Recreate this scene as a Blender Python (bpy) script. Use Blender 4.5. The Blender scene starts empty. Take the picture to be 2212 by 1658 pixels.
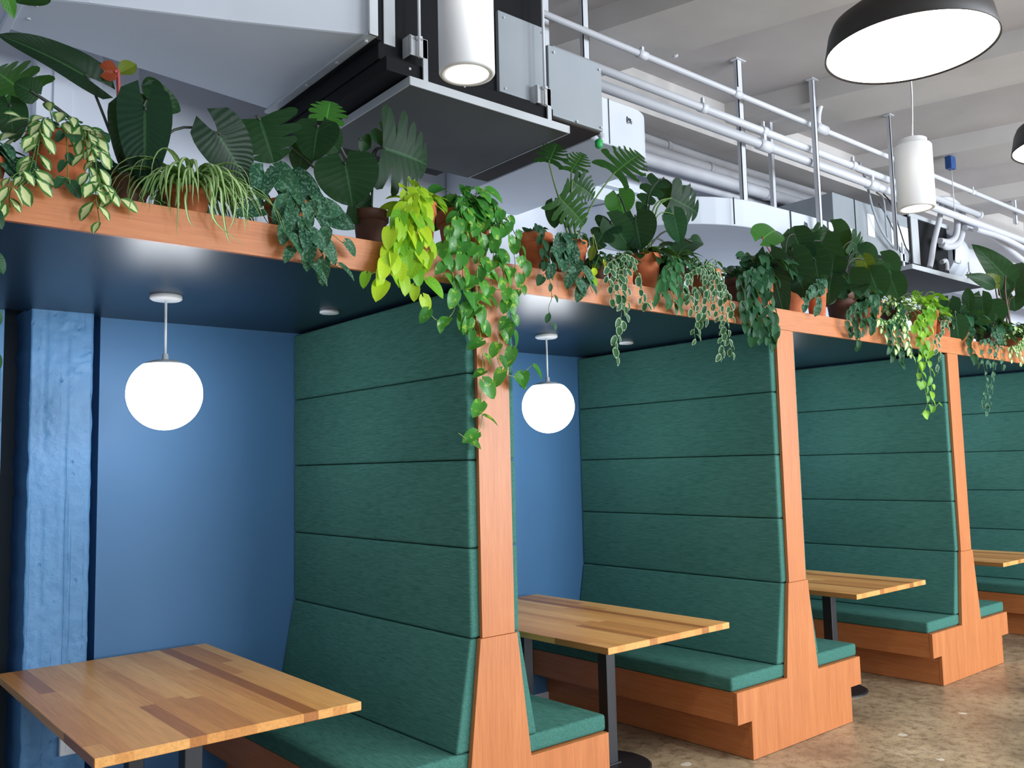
import bpy, bmesh, math, random
from mathutils import Vector, Matrix, noise
random.seed(11)
sc = bpy.context.scene
COL = sc.collection
# ------------------------------------------------------------------ camera, world, light, exposure
CAM = Vector((-2.37664, -2.97107, 1.61490)); YAW, PITCH, ROLL, FPX = -0.6959, 0.0925, -0.0235, 1899.47
_f = Vector((-math.sin(YAW)*math.cos(PITCH), math.cos(YAW)*math.cos(PITCH), math.sin(PITCH)))
_r0 = Vector((math.cos(YAW), math.sin(YAW), 0)); _u0 = _r0.cross(_f)
_r = math.cos(ROLL)*_r0 + math.sin(ROLL)*_u0; _u = -math.sin(ROLL)*_r0 + math.cos(ROLL)*_u0
cd = bpy.data.cameras.new('camera'); cam = bpy.data.objects.new('camera', cd); COL.objects.link(cam)
cd.sensor_fit = 'HORIZONTAL'; cd.sensor_width = 36.0; cd.lens = 36.0*FPX/2212; cd.clip_end = 200
m = Matrix((_r, _u, -_f)).transposed().to_4x4(); m.translation = CAM; cam.matrix_world = m
sc.camera = cam
sc.view_settings.view_transform = 'Standard'; sc.view_settings.look = 'None'
sc.view_settings.gamma = 1; sc.view_settings.use_curve_mapping = False
sc.view_settings.exposure = 0.14
sc.cycles.max_bounces = 7; sc.cycles.diffuse_bounces = 4; sc.cycles.glossy_bounces = 3
sc.cycles.transmission_bounces = 3; sc.cycles.sample_clamp_indirect = 4.0
wd = bpy.data.worlds.new('sky'); sc.world = wd; wd.use_nodes = True
wd.node_tree.nodes['Background'].inputs[0].default_value = (.72, .85, 1, 1)
wd.node_tree.nodes['Background'].inputs[1].default_value = 1.0

def area(name, loc, aim, sx, sy, power, col):
    l = bpy.data.lights.new(name, 'AREA'); l.shape = 'RECTANGLE'; l.size = sx; l.size_y = sy; l.energy = power; l.color = col
    o = bpy.data.objects.new(name, l); COL.objects.link(o); o.location = loc
    o.rotation_euler = (Vector(aim)-Vector(loc)).to_track_quat('-Z', 'Y').to_euler(); return o
# daylight that comes in by the windows of the wall behind the camera and the end wall
WIN_X = [-5.5, -1.5, 2.5, 6.5, 10.5]
for x, pw in zip(WIN_X, (12, 60, 330, 520, 460)):
    area('window_daylight', (x, -8.35, 2.35), (x, 0, 1.9), 3.0, 2.4, pw*1.08, (.86, .93, 1))

def at(px, py, x=None, y=None, z=None):     # the point seen at a picture position, on a given plane of the room
    v = _f + _r*((px-1106)/FPX) + _u*((829-py)/FPX)
    t = (z-CAM.z)/v.z if z is not None else ((y-CAM.y)/v.y if y is not None else (x-CAM.x)/v.x)
    return CAM + v*t
def depth(p): return (Vector(p)-CAM).dot(_f)

# ------------------------------------------------------------------ measures of the place (metres)
P = 2.2534; HW = .088; HB = 2.390; HT = 2.516; ZS = .9006; ZP = .3744; XP = .6365; ZN = .2065; XN = .5138; FL = .1632
D = 1.66; CU = .045; PH = .371; SEAT = .45; CEIL = 4.36; SHELF = 2.497

# ------------------------------------------------------------------ helpers
LOC = {}
def mesh_obj(name, bm, mats, parent=None, smooth=False):
    me = bpy.data.meshes.new(name)
    off = LOC.get(parent.name, Vector()) if parent else Vector()
    if off.length > 0: bmesh.ops.translate(bm, verts=bm.verts, vec=-off)
    bm.to_mesh(me); bm.free()
    for mt in (mats if isinstance(mats, (list, tuple)) else [mats]): me.materials.append(mt)
    if smooth: me.polygons.foreach_set('use_smooth', [True]*len(me.polygons))
    o = bpy.data.objects.new(name, me); COL.objects.link(o)
    if parent: o.parent = parent; LOC[o.name] = off.copy()
    return o
def thing(name, label, cat, loc, group=None):
    o = bpy.data.objects.new(name, None); COL.objects.link(o); o.empty_display_size = .05
    o.location = loc; LOC[o.name] = Vector(loc); tag(o, label, cat, group); return o
def tag(o, label, cat, group=None, kind=None):
    o['label'] = label; o['category'] = cat
    if group: o['group'] = group
    if kind: o['kind'] = kind
    return o
def struct(name, bm, mt, smooth=False):
    o = mesh_obj(name, bm, mt, None, smooth); o['kind'] = 'structure'; return o
def copy_tree(o, parent=None):
    c = o.copy(); COL.objects.link(c); c.parent = parent; LOC[c.name] = LOC.get(o.name, Vector()).copy()
    for ch in list(o.children): copy_tree(ch, c)
    return c
def bx(bm, a, b, bev=0, seg=2, mi=0):
    t = bmesh.new(); bmesh.ops.create_cube(t, size=1)
    s = Vector(b)-Vector(a); c = (Vector(a)+Vector(b))/2
    for v in t.verts: v.co = Vector((v.co.x*s.x, v.co.y*s.y, v.co.z*s.z))+c
    if bev: bmesh.ops.bevel(t, geom=list(t.edges), offset=bev, segments=seg, profile=.6, affect='EDGES')
    for f in t.faces: f.material_index = mi
    me = bpy.data.meshes.new('t'); t.to_mesh(me); t.free(); bm.from_mesh(me); bpy.data.meshes.remove(me); return bm
def prism(bm, pts, axis, a, b, bev=0, seg=2, mi=0, bevf=None):
    """pts: 2-D outline; axis 'y' -> (x,z) outline between y=a and y=b; axis 'z' -> (x,y) between z=a..b; 'x' -> (y,z)"""
    t = bmesh.new()
    def P3(p, h): return {'y': (p[0], h, p[1]), 'z': (p[0], p[1], h), 'x': (h, p[0], p[1])}[axis]
    A = [t.verts.new(P3(p, a)) for p in pts]; B = [t.verts.new(P3(p, b)) for p in pts]
    n = len(pts); t.faces.new(A); t.faces.new(B[::-1])
    for i in range(n): t.faces.new((A[i], B[i], B[(i+1) % n], A[(i+1) % n]))
    bmesh.ops.recalc_face_normals(t, faces=t.faces)
    if bev: bmesh.ops.bevel(t, geom=list(t.edges), offset=bev, segments=seg, profile=.6, affect='EDGES')
    for f in t.faces: f.material_index = mi
    me = bpy.data.meshes.new('t'); t.to_mesh(me); t.free(); bm.from_mesh(me); bpy.data.meshes.remove(me); return bm
def lathe(bm, prof, c=(0, 0, 0), n=32, mi=0, cap0=True, cap1=True):
    rings = []
    for r, z in prof:
        rings.append([bm.verts.new((c[0]+r*math.cos(2*math.pi*k/n), c[1]+r*math.sin(2*math.pi*k/n), c[2]+z)) for k in range(n)])
    for a, b in zip(rings, rings[1:]):
        for k in range(n):
            f = bm.faces.new((a[k], a[(k+1) % n], b[(k+1) % n], b[k])); f.material_index = mi
    if cap0: f = bm.faces.new(rings[0][::-1]); f.material_index = mi
    if cap1: f = bm.faces.new(rings[-1]); f.material_index = mi
    return bm
def smooth_path(pts, k=4):
    pts = [Vector(p) for p in pts]
    if len(pts) < 3: return pts
    out = []; q = [pts[0]*2-pts[1]]+pts+[pts[-1]*2-pts[-2]]
    for i in range(1, len(q)-2):
        for j in range(k):
            t = j/k; a, b, c, d = q[i-1], q[i], q[i+1], q[i+2]
            out.append(.5*((2*b)+(c-a)*t+(2*a-5*b+4*c-d)*t*t+(3*b-a-3*c+d)*t**3))
    out.append(pts[-1]); return out
def tube(bm, pts, r, n=8, mi=0, r1=None):
    pts = [Vector(p) for p in pts]; rings = []
    up = Vector((.31, .17, .93))
    for i, p in enumerate(pts):
        d = (pts[min(i+1, len(pts)-1)]-pts[max(i-1, 0)])
        if d.length < 1e-9: d = Vector((0, 0, 1))
        d.normalize(); a = d.cross(up)
        if a.length < .05: a = d.cross(Vector((1, 0, 0)))
        a.normalize(); b = d.cross(a); rr = r if r1 is None else r+(r1-r)*i/max(1, len(pts)-1)
        rings.append([bm.verts.new(p+a*rr*math.cos(2*math.pi*k/n)+b*rr*math.sin(2*math.pi*k/n)) for k in range(n)])
    for A, B in zip(rings, rings[1:]):
        for k in range(n):
            f = bm.faces.new((A[k], A[(k+1) % n], B[(k+1) % n], B[k])); f.material_index = mi; f.smooth = True
    for R_ in (rings[0][::-1], rings[-1]):
        f = bm.faces.new(R_); f.material_index = mi
    return bm

# ------------------------------------------------------------------ materials
def mat(name, col, rough=.6, metal=0, spec=.5, emit=None, es=0):
    m = bpy.data.materials.new(name); m.use_nodes = True; b = m.node_tree.nodes['Principled BSDF']
    b.inputs['Base Color'].default_value = (*col, 1); b.inputs['Roughness'].default_value = rough
    b.inputs['Metallic'].default_value = metal; b.inputs['Specular IOR Level'].default_value = spec
    if emit: b.inputs['Emission Color'].default_value = (*emit, 1); b.inputs['Emission Strength'].default_value = es
    return m
class NT:
    def __init__(s, m): s.m = m; s.t = m.node_tree; s.b = s.t.nodes['Principled BSDF']
    def n(s, ty, **kw):
        nd = s.t.nodes.new(ty)
        for k, v in kw.items():
            if k.startswith('i_'): nd.inputs[int(k[2:])].default_value = v
            else: setattr(nd, k, v)
        return nd
    def l(s, a, b): s.t.links.new(a, b)
    def math(s, op, a, b=None, c=None):
        nd = s.n('ShaderNodeMath', operation=op)
        for i, v in enumerate((a, b, c)):
            if v is None: continue
            if isinstance(v, (int, float)): nd.inputs[i].default_value = v
            else: s.l(v, nd.inputs[i])
        return nd.outputs[0]
    def ramp(s, fac, stops):
        r = s.n('ShaderNodeValToRGB'); e = r.color_ramp.elements
        while len(e) < len(stops): e.new(.5)
        for q, (p, c) in zip(e, stops): q.position = p; q.color = (*c, 1) if len(c) == 3 else c
        s.l(fac, r.inputs[0]); return r.outputs[0]
    def mix(s, fac, a, b, mode='MIX'):
        nd = s.n('ShaderNodeMix', data_type='RGBA', blend_type=mode)
        for i, v in ((0, fac), (6, a), (7, b)):
            if isinstance(v, (int, float)): nd.inputs[i].default_value = v
            elif isinstance(v, tuple): nd.inputs[i].default_value = (*v, 1)
            else: s.l(v, nd.inputs[i])
        return nd.outputs[2]
    def coords(s, scale=(1, 1, 1), kind='Object'):
        tc = s.n('ShaderNodeTexCoord'); mp = s.n('ShaderNodeMapping'); mp.inputs['Scale'].default_value = scale
        s.l(tc.outputs[kind], mp.inputs[0]); return mp.outputs[0]
    def noise(s, vec, scale, detail=3, rough=.5):
        nd = s.n('ShaderNodeTexNoise'); s.l(vec, nd.inputs['Vector']); nd.inputs['Scale'].default_value = scale
        nd.inputs['Detail'].default_value = detail; nd.inputs['Roughness'].default_value = rough; return nd.outputs['Fac']
    def bump(s, h, st, dist=.01):
        nd = s.n('ShaderNodeBump'); nd.inputs['Strength'].default_value = st; nd.inputs['Distance'].default_value = dist
        s.l(h, nd.inputs['Height']); s.l(nd.outputs[0], s.b.inputs['Normal'])

def wood(name, scale, a, b, c, rough=.42):
    m = mat(name, b, rough); t = NT(m); v = t.coords(scale)
    f = t.noise(v, 5, 5, .62); g = t.noise(t.coords(tuple(q*.35 for q in scale)), 2.2, 2)
    h = t.math('ADD', t.math('MULTIPLY', f, .65), t.math('MULTIPLY', g, .35))
    t.l(t.ramp(h, [(.3, a), (.5, b), (.7, c)]), t.b.inputs['Base Color']); t.bump(f, .06, .004); return m
WA, WB, WC = (.40, .122, .034), (.50, .168, .050), (.58, .215, .072)
M_woodV = wood('veneer_upright', (26, 26, 1.1), WA, WB, WC)
M_woodX = wood('veneer_along_x', (1.1, 26, 26), WA, WB, WC)
M_woodY = wood('veneer_along_y', (26, 1.1, 26), WA, WB, WC)
M_woodEdge = mat('veneer_edge', (.33, .105, .04), .5)

def butcher():
    m = mat('butcher_block', (.6, .36, .16), .34, spec=.3); t = NT(m)
    tc = t.n('ShaderNodeTexCoord'); sp = t.n('ShaderNodeSeparateXYZ'); t.l(tc.outputs['Object'], sp.inputs[0])
    ix = t.math('FLOOR', t.math('DIVIDE', sp.outputs[0], .058))
    w1 = t.n('ShaderNodeTexWhiteNoise', noise_dimensions='1D'); t.l(ix, w1.inputs['W'])
    iy = t.math('FLOOR', t.math('ADD', t.math('DIVIDE', sp.outputs[1], 1.05), t.math('MULTIPLY', w1.outputs['Value'], 7.3)))
    cm = t.n('ShaderNodeCombineXYZ'); t.l(ix, cm.inputs[0]); t.l(iy, cm.inputs[1])
    w2 = t.n('ShaderNodeTexWhiteNoise', noise_dimensions='3D'); t.l(cm.outputs[0], w2.inputs['Vector'])
    base = t.ramp(w2.outputs['Value'], [(0, (.38, .145, .042)), (.15, (.56, .24, .07)), (.55, (.70, .33, .095)), (1, (.84, .46, .16))])
    # grain that shifts from stave to stave
    ad = t.n('ShaderNodeVectorMath', operation='ADD'); t.l(t.coords((34, 1.6, 34)), ad.inputs[0])
    sc_ = t.n('ShaderNodeVectorMath', operation='SCALE'); t.l(cm.outputs[0], sc_.inputs[0]); sc_.inputs['Scale'].default_value = 3.7
    t.l(sc_.outputs[0], ad.inputs[1])
    g = t.noise(ad.outputs[0], 3, 5, .6)
    colr = t.mix(.55, base, t.ramp(g, [(.3, (.62, .58, .55)), (.6, (1, 1, 1))]), 'MULTIPLY')
    t.l(colr, t.b.inputs['Base Color']); t.bump(g, .03, .003); return m
M_table = butcher()

def fabric(name, a, b):
    m = mat(name, a, .95, spec=.06); t = NT(m)
    f = t.noise(t.coords((50, 7, 130)), 2, 4, .65); g = t.noise(t.coords((3, 3, 3)), 1.2, 3)
    w = t.noise(t.coords((400, 400, 400)), 2, 2)
    h = t.math('ADD', t.math('MULTIPLY', f, .88), t.math('MULTIPLY', g, .12))
    t.l(t.ramp(h, [(.30, a), (.70, b)]), t.b.inputs['Base Color'])
    t.bump(t.math('ADD', f, w), .2, .002); return m
M_fab = fabric('green_woven_fabric', (.034, .118, .096), (.082, .228, .190))

def paint(name, col, rough, var=.06, bscale=60, bst=.05):
    m = mat(name, col, rough); t = NT(m); g = t.noise(t.coords(), 1.3, 4)
    lo = tuple(c*(1-var) for c in col); hi = tuple(min(1, c*(1+var)) for c in col)
    t.l(t.ramp(g, [(.3, lo), (.7, hi)]), t.b.inputs['Base Color']); t.bump(t.noise(t.coords(), bscale, 2), bst, .003); return m
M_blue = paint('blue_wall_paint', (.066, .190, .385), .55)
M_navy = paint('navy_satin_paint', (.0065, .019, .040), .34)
M_white = paint('white_wall_paint', (.74, .77, .85), .6)
M_ceil = paint('ceiling_paint', (.46, .43, .425), .8, .10, 8, .15)
M_ceilbeam = paint('beam_paint', (.50, .475, .46), .8, .12, 8, .15)
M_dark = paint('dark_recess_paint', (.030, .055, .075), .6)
def rough_concrete():
    m = mat('blue_painted_concrete', (.11, .25, .48), .5); t = NT(m)
    v = t.coords((1, 1, 1)); n1 = t.noise(v, 14, 5, .65)
    vo = t.n('ShaderNodeTexVoronoi'); t.l(t.coords((9, 9, 6)), vo.inputs['Vector']); vo.inputs['Scale'].default_value = 1.6
    pit = t.ramp(vo.outputs['Distance'], [(.0, (0, 0, 0)), (.13, (1, 1, 1))])
    line = t.ramp(t.noise(t.coords((60, 60, .7)), 1.2, 2), [(.33, (0, 0, 0)), (.37, (1, 1, 1))])
    t.l(t.ramp(n1, [(.3, (.075, .215, .43)), (.7, (.10, .27, .51))]), t.b.inputs['Base Color'])
    h = t.math('ADD', t.math('MULTIPLY', n1, .8), t.math('ADD', t.math('MULTIPLY', pit, .5), t.math('MULTIPLY', line, .25)))
    t.bump(h, .8, .010); return m
M_conc = rough_concrete()
def floor_mat():
    m = mat('stained_concrete', (.3, .22, .13), .36); t = NT(m); v = t.coords()
    a = t.noise(v, 1.1, 6, .65); b = t.noise(v, 16, 5, .75); c = t.noise(v, 130, 3, .7)
    base = t.ramp(a, [(.32, (.20, .15, .10)), (.47, (.36, .28, .18)), (.6, (.50, .40, .26)), (.75, (.62, .52, .36))])
    sp = t.ramp(b, [(.32, (.42, .37, .32)), (.52, (1, 1, 1)), (.72, (1.25, 1.2, 1.1))])
    cc = t.mix(1.0, base, sp, 'MULTIPLY'); cc = t.mix(.5, cc, t.ramp(c, [(.35, (.45, .42, .38)), (.6, (1.1, 1.1, 1.1))]), 'MULTIPLY')
    vo = t.n('ShaderNodeTexVoronoi'); t.l(t.coords((4, 5, 1)), vo.inputs['Vector']); vo.inputs['Scale'].default_value = 1.0; vo.inputs['Randomness'].default_value = 1
    wob = t.math('ADD', vo.outputs['Distance'], t.math('MULTIPLY', t.noise(v, 40, 2), .14))
    chip = t.math('MULTIPLY', t.math('LESS_THAN', wob, .20), t.math('GREATER_THAN', t.n('ShaderNodeSeparateColor').outputs[0], -1))
    sc_ = t.n('ShaderNodeSeparateColor'); t.l(vo.outputs['Color'], sc_.inputs[0])
    chip = t.math('MULTIPLY', chip, t.math('GREATER_THAN', sc_.outputs[0], .62))
    cc = t.mix(chip, cc, (.72, .68, .56)); t.l(cc, t.b.inputs['Base Color'])
    t.l(t.math('ADD', t.math('MULTIPLY', b, .25), .22), t.b.inputs['Roughness']); t.bump(b, .06, .003); return m
M_floor = floor_mat()
M_ductw = paint('white_duct_paint', (.66, .71, .79), .42)
M_pipe = paint('white_pipe_paint', (.62, .64, .69), .42)
M_insul = paint('white_pipe_wrap', (.55, .56, .60), .6, .08, 30, .2)
M_galv = paint('galvanised_steel', (.31, .345, .38), .45, .14, 20, .05)
M_pan = paint('drip_pan_steel', (.10, .11, .11), .5, .2, 20, .05)
M_galvl = paint('bright_steel', (.52, .55, .58), .38, .2, 30, .08)
M_black = paint('black_unit_casing', (.012, .013, .015), .6, .2)
M_mesh = paint('perforated_black_metal', (.03, .022, .018), .6, .5, 180, .8)
for q_ in (M_black, M_pan, M_mesh): q_.node_tree.nodes['Principled BSDF'].inputs['Specular IOR Level'].default_value = .12
M_bmetal = mat('black_powder_metal', (.012, .013, .016), .42)
M_shade = mat('dark_bronze_shade', (.035, .03, .028), .5)
M_lampw = mat('white_lamp_metal', (.80, .82, .84), .4)
M_globe = mat('lit_globe_glass', (.9, .93, 1), .3, emit=(.93, .96, 1), es=14)
M_drum = mat('lit_drum_diffuser', (.95, .95, .95), .4, emit=(1, .95, .90), es=6)
M_lens = mat('lit_spot_lens', (.95, .95, .9), .3, emit=(1, .98, .90), es=8)
M_disc = mat('ceiling_disc_white', (.80, .84, .88), .5)
M_paper = mat('white_sticker', (.85, .86, .9), .6)
M_ink = mat('ink_dark', (.06, .07, .09), .6)
M_green = mat('green_plastic', (.03, .42, .10), .5); M_orange = mat('orange_plastic', (.85, .32, .04), .5)
M_bluep = mat('blue_plastic', (.012, .06, .22), .4)
M_cable = mat('grey_cable', (.36, .40, .44), .5); M_cablek = mat('black_cable', (.02, .025, .03), .5)
M_soil = paint('potting_soil', (.035, .022, .014), .95, .4, 60, .5)
def terracotta():
    m = mat('terracotta', (.55, .17, .07), .75, spec=.25); t = NT(m); g = t.noise(t.coords(), 9, 5, .6)
    t.l(t.ramp(g, [(.3, (.40, .105, .042)), (.5, (.55, .16, .062)), (.75, (.64, .24, .12))]), t.b.inputs['Base Color']); t.bump(g, .1, .004); return m
M_terra = terracotta(); M_brownpot = paint('dark_brown_clay', (.10, .035, .02), .6, .3, 20, .1)
M_stem = mat('green_stem', (.10, .20, .045), .5); M_stemd = mat('dark_petiole', (.035, .045, .03), .45)
M_stemr = mat('red_petiole', (.42, .06, .06), .45); M_steml = mat('pale_green_stem', (.30, .42, .08), .5)
M_stemb = mat('brown_stem', (.09, .055, .03), .6)

def leafmat(name, a, b, style='plain', c=None, rough=.38, trans=.18, tcol=None):
    m = mat(name, a, rough, spec=.34 if max(b) > .2 else .17); t = NT(m)
    uv = t.n('ShaderNodeUVMap'); uv.uv_map = 'UVMap'; sp = t.n('ShaderNodeSeparateXYZ'); t.l(uv.outputs[0], sp.inputs[0])
    u, v = sp.outputs[0], sp.outputs[1]            # u 0..1 across, v 0..1 along
    s = t.math('ABSOLUTE', t.math('SUBTRACT', t.math('MULTIPLY', u, 2), 1))
    at_ = t.n('ShaderNodeAttribute'); at_.attribute_name = 'rnd'; rn = at_.outputs['Fac']
    base = t.mix(rn, a, b)
    ns = t.noise(t.coords((1, 1, 1)), 70, 3, .6)
    if style == 'plain' or style == 'ribbed':
        mid = t.math('LESS_THAN', s, .035 if style == 'plain' else .05)
        base = t.mix(t.math('MULTIPLY', mid, .55), base, c or tuple(min(1, q*2.2+.03) for q in b))
        vein = t.math('SINE', t.math('MULTIPLY', t.math('SUBTRACT', v, t.math('MULTIPLY', s, .30)), 46 if style == 'plain' else 90))
        base = t.mix(t.math('MULTIPLY', t.math('GREATER_THAN', vein, .965), .22 if style == 'plain' else .06), base, c or tuple(min(1, q*2+.02) for q in b))
        t.bump(vein, .08 if style == 'plain' else .14, .004)
    elif style == 'splash':
        base = t.mix(t.ramp(t.math('ADD', t.noise(t.coords((1, 1, 1)), 38, 3, .6), t.math('MULTIPLY', rn, .10)), [(.64, (0, 0, 0)), (.70, (1, 1, 1))]), base, c)
    elif style == 'centre':
        e = t.math('ADD', t.math('ADD', s, t.math('MULTIPLY', ns, .5)), t.math('MULTIPLY', t.math('ABSOLUTE', t.math('SUBTRACT', v, .5)), .7))
        base = t.mix(t.ramp(e, [(.78, (1, 1, 1)), (.98, (0, 0, 0))]), base, c)
    elif style == 'edge':
        e = t.math('MAXIMUM', s, t.math('ABSOLUTE', t.math('SUBTRACT', t.math('MULTIPLY', v, 2), 1)))
        base = t.mix(t.ramp(t.math('ADD', e, t.math('MULTIPLY', ns, .12)), [(.80, (0, 0, 0)), (.88, (1, 1, 1))]), base, c)
    elif style == 'silver':
        sp2 = t.ramp(t.noise(t.coords((1, 1, 1)), 110, 3, .65), [(.50, (0, 0, 0)), (.58, (1, 1, 1))])
        k = t.math('MULTIPLY', sp2, t.math('MULTIPLY', t.math('GREATER_THAN', s, .08), .75)); base = t.mix(k, base, c)
    elif style == 'stripe':
        base = t.mix(t.ramp(s, [(.55, (0, 0, 0)), (.72, (1, 1, 1))]), c, base)
        e2 = t.ramp(s, [(.22, (1, 1, 1)), (.36, (0, 0, 0))])
        base = t.mix(e2, base, tuple(min(1, q*1.25) for q in c))
    t.l(base, t.b.inputs['Base Color'])
    if trans:
        tr = t.n('ShaderNodeBsdfTranslucent'); mx = t.n('ShaderNodeMixShader'); mx.inputs[0].default_value = trans
        t.l(t.mix(.55, base, tcol or (.25, .5, .05)), tr.inputs[0]); out = t.t.nodes['Material Output']
        t.l(t.b.outputs[0], mx.inputs[1]); t.l(tr.outputs[0], mx.inputs[2]); t.l(mx.outputs[0], out.inputs[0])
    return m
L_mon = leafmat('monstera_leaf', (.005, .026, .012), (.012, .050, .017), 'plain', (.05, .14, .06), .42)
L_monl = leafmat('young_monstera_leaf', (.03, .14, .02), (.06, .24, .03))
L_phil = leafmat('dark_philodendron_leaf', (.005, .020, .014), (.010, .036, .022), 'ribbed', (.05, .13, .05), .36)
L_selo = leafmat('cut_philodendron_leaf', (.010, .052, .012), (.026, .095, .016), 'plain', (.08, .2, .05), .42)
L_poth = leafmat('pothos_leaf', (.028, .17, .028), (.08, .34, .045), 'splash', (.30, .52, .06), .30, .25)
L_pothd = leafmat('dark_trailing_leaf', (.010, .052, .026), (.026, .10, .042), 'plain', None, .4, .15)
L_lime = leafmat('neon_pothos_leaf', (.13, .44, .025), (.55, .76, .03), 'plain', (.55, .8, .10), .4, .30, (.6, .8, .03))
L_lime2 = leafmat('lime_heart_leaf', (.07, .28, .02), (.26, .52, .03), 'plain', (.35, .6, .08), .4, .25, (.4, .7, .03))
L_hoyc = leafmat('cream_centred_leaf', (.035, .15, .03), (.07, .22, .04), 'centre', (.66, .74, .36), .4, .15)
L_hoye = leafmat('cream_edged_leaf', (.018, .078, .036), (.042, .13, .058), 'edge', (.40, .52, .32), .4, .15)
L_satin = leafmat('silver_spotted_leaf', (.012, .062, .034), (.028, .115, .055), 'silver', (.15, .28, .19), .5, .12)
L_spid = leafmat('striped_spider_leaf', (.06, .22, .03), (.10, .32, .05), 'stripe', (.45, .58, .28), .4, .25)
L_bush = leafmat('bushy_leaf', (.014, .085, .03), (.045, .17, .06), 'plain', None, .35, .15)
L_red = leafmat('red_new_leaf', (.28, .05, .02), (.34, .08, .03), 'plain', (.4, .1, .04), .35, .2, (.4, .1, .02))
L_olive = leafmat('olive_leaf', (.07, .10, .01), (.12, .16, .015), 'plain', None, .35, .2)

# ------------------------------------------------------------------ the room shell
X0, X1, Y0 = -8.0, 22.0, -9.0
struct('floor', bx(bmesh.new(), (X0, Y0, -.1), (X1, 2.2, 0)), M_floor)
struct('ceiling', bx(bmesh.new(), (X0, Y0, CEIL+.16), (X1, 2.2, CEIL+.3)), M_ceil)
bd = Vector((-.30, 1, 0)).normalized(); bn = Vector((1, .30, 0)).normalized()
for i in range(9):
    xc = -4.6+2.05*i; b = bmesh.new(); c0 = Vector((xc+1.55*.0, .75, 0)); n0 = Vector((1, 0, 0))
    q = []
    for yy in (-8.99, 1.67):
        xx = xc-.30*(yy-.75)
        q.append(((xx, yy), (xx+.62, yy)))
    prism(b, [q[0][0], q[0][1], q[1][1], q[1][0]], 'z', CEIL, CEIL+.162)
    struct('trim_%d' % (i+1), b, M_ceilbeam)
struct('trim_10', bx(bmesh.new(), (1.0, 1.22, 4.20), (X1, D+.004, CEIL+.17)), M_ceilbeam)
# back wall: blue inside the booths, white above them, with the old column standing proud of it
b = bmesh.new(); bx(b, (-1.168, D, 0), (X1, D+.35, HT-.02)); bx(b, (X0, D+.30, 0), (-1.72, D+.35, HT-.02)); struct('wall_back', b, M_blue)
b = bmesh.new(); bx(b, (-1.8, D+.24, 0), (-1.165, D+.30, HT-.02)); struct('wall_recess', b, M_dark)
struct('wall_upper', bx(bmesh.new(), (X0, D+.005, HT-.02), (X1, D+.35, CEIL+.2)), M_white)
struct('wall_right', bx(bmesh.new(), (X1, Y0, 0), (X1+.2, 2.2, CEIL+.3)), M_white)
def wall_with_windows(name, y, xs, w, z0, z1):
    b = bmesh.new(); e = X0
    for x in xs:
        bx(b, (e, y-.2, 0), (x-w/2, y, CEIL+.3)); bx(b, (x-w/2, y-.2, 0), (x+w/2, y, z0)); bx(b, (x-w/2, y-.2, z1), (x+w/2, y, CEIL+.3)); e = x+w/2
    bx(b, (e, y-.2, 0), (X1, y, CEIL+.3)); struct(name, b, M_white)
wall_with_windows('wall_front', Y0+.2, WIN_X, 3.2, .9, 3.7)
for i, x in enumerate(WIN_X):
    b = bmesh.new()
    for k in range(5): bx(b, (x-1.6+k*.78, Y0+.02, .9), (x-1.6+k*.78+.07, Y0+.1, 3.7))
    for z in (.9, 2.3, 3.63): bx(b, (x-1.6, Y0+.02, z), (x+1.6, Y0+.1, z+.07))
    struct('window_%d' % (i+1), b, M_bmetal)
b = bmesh.new(); bx(b, (X0-.2, Y0, 0), (X0, -5.6, CEIL+.3)); bx(b, (X0-.2, -1.4, 0), (X0, 2.2, CEIL+.3)); bx(b, (X0-.2, -5.6, 0), (X0, -1.4, .9)); bx(b, (X0-.2, -5.6, 3.7), (X0, -1.4, CEIL+.3))
struct('wall_left', b, M_white)
b = bmesh.new()
for k in range(6): bx(b, (X0-.12, -5.6+k*.83, .9), (X0-.05, -5.6+k*.83+.06, 3.7))
struct('window_6', b, M_bmetal)
# rough painted column: real bumps in the mesh, blue below the soffit and white above
def column(z0, z1, name, mt, amp):
    b = bmesh.new(); nx, nz = 26, int((z1-z0)*70)
    xa, xb, yf = -1.492, -1.222, 1.575
    grid = []
    for j in range(nz+1):
        row = []
        for i in range(nx+1):
            x = xa+(xb-xa)*i/nx; z = z0+(z1-z0)*j/nz
            p = Vector((x*16, z*9, 3.1)); d = noise.noise(p*.5)*.003+noise.noise(p*3.1)*.0022+noise.noise(p*7)*.0012
            for (lx, dd) in ((-1.43, .004), (-1.335, .004)):
                if abs(x-lx-.006*noise.noise(Vector((z*3, lx, 0)))) < .006 and noise.noise(Vector((z*2.2, lx*9, 7))) > -.12: d += dd
            c = noise.cell(Vector((x*14, z*10, 1)))
            if c > .90: d += .010*noise.noise(Vector((x*70, z*70, 0)))
            ex = .006*noise.noise(Vector((z*11, 5, i//13*3))) if i in (0, nx) else 0
            row.append(b.verts.new((x+ex, yf+d*amp, z)))
        grid.append(row)
    for j in range(nz):
        for i in range(nx): b.faces.new((grid[j][i], grid[j][i+1], grid[j+1][i+1], grid[j+1][i])).smooth = True
    L0 = [b.verts.new((xa+.012*noise.noise(Vector((z0+(z1-z0)*j/nz*9, 0, 0)) if False else Vector((j*.2, 0, 0))), D+.24, z0+(z1-z0)*j/nz)) for j in range(nz+1)]
    R0 = [b.verts.new((xb, D+.24, z0+(z1-z0)*j/nz)) for j in range(nz+1)]
    for j in range(nz):
        b.faces.new((L0[j], grid[j][0], grid[j+1][0], L0[j+1])); b.faces.new((grid[j][nx], R0[j], R0[j+1], grid[j+1][nx]))
    bmesh.ops.recalc_face_normals(b, faces=b.faces)
    return struct(name, b, mt)
column(0, HB+.02, 'wall_column', M_conc, 1)
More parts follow.
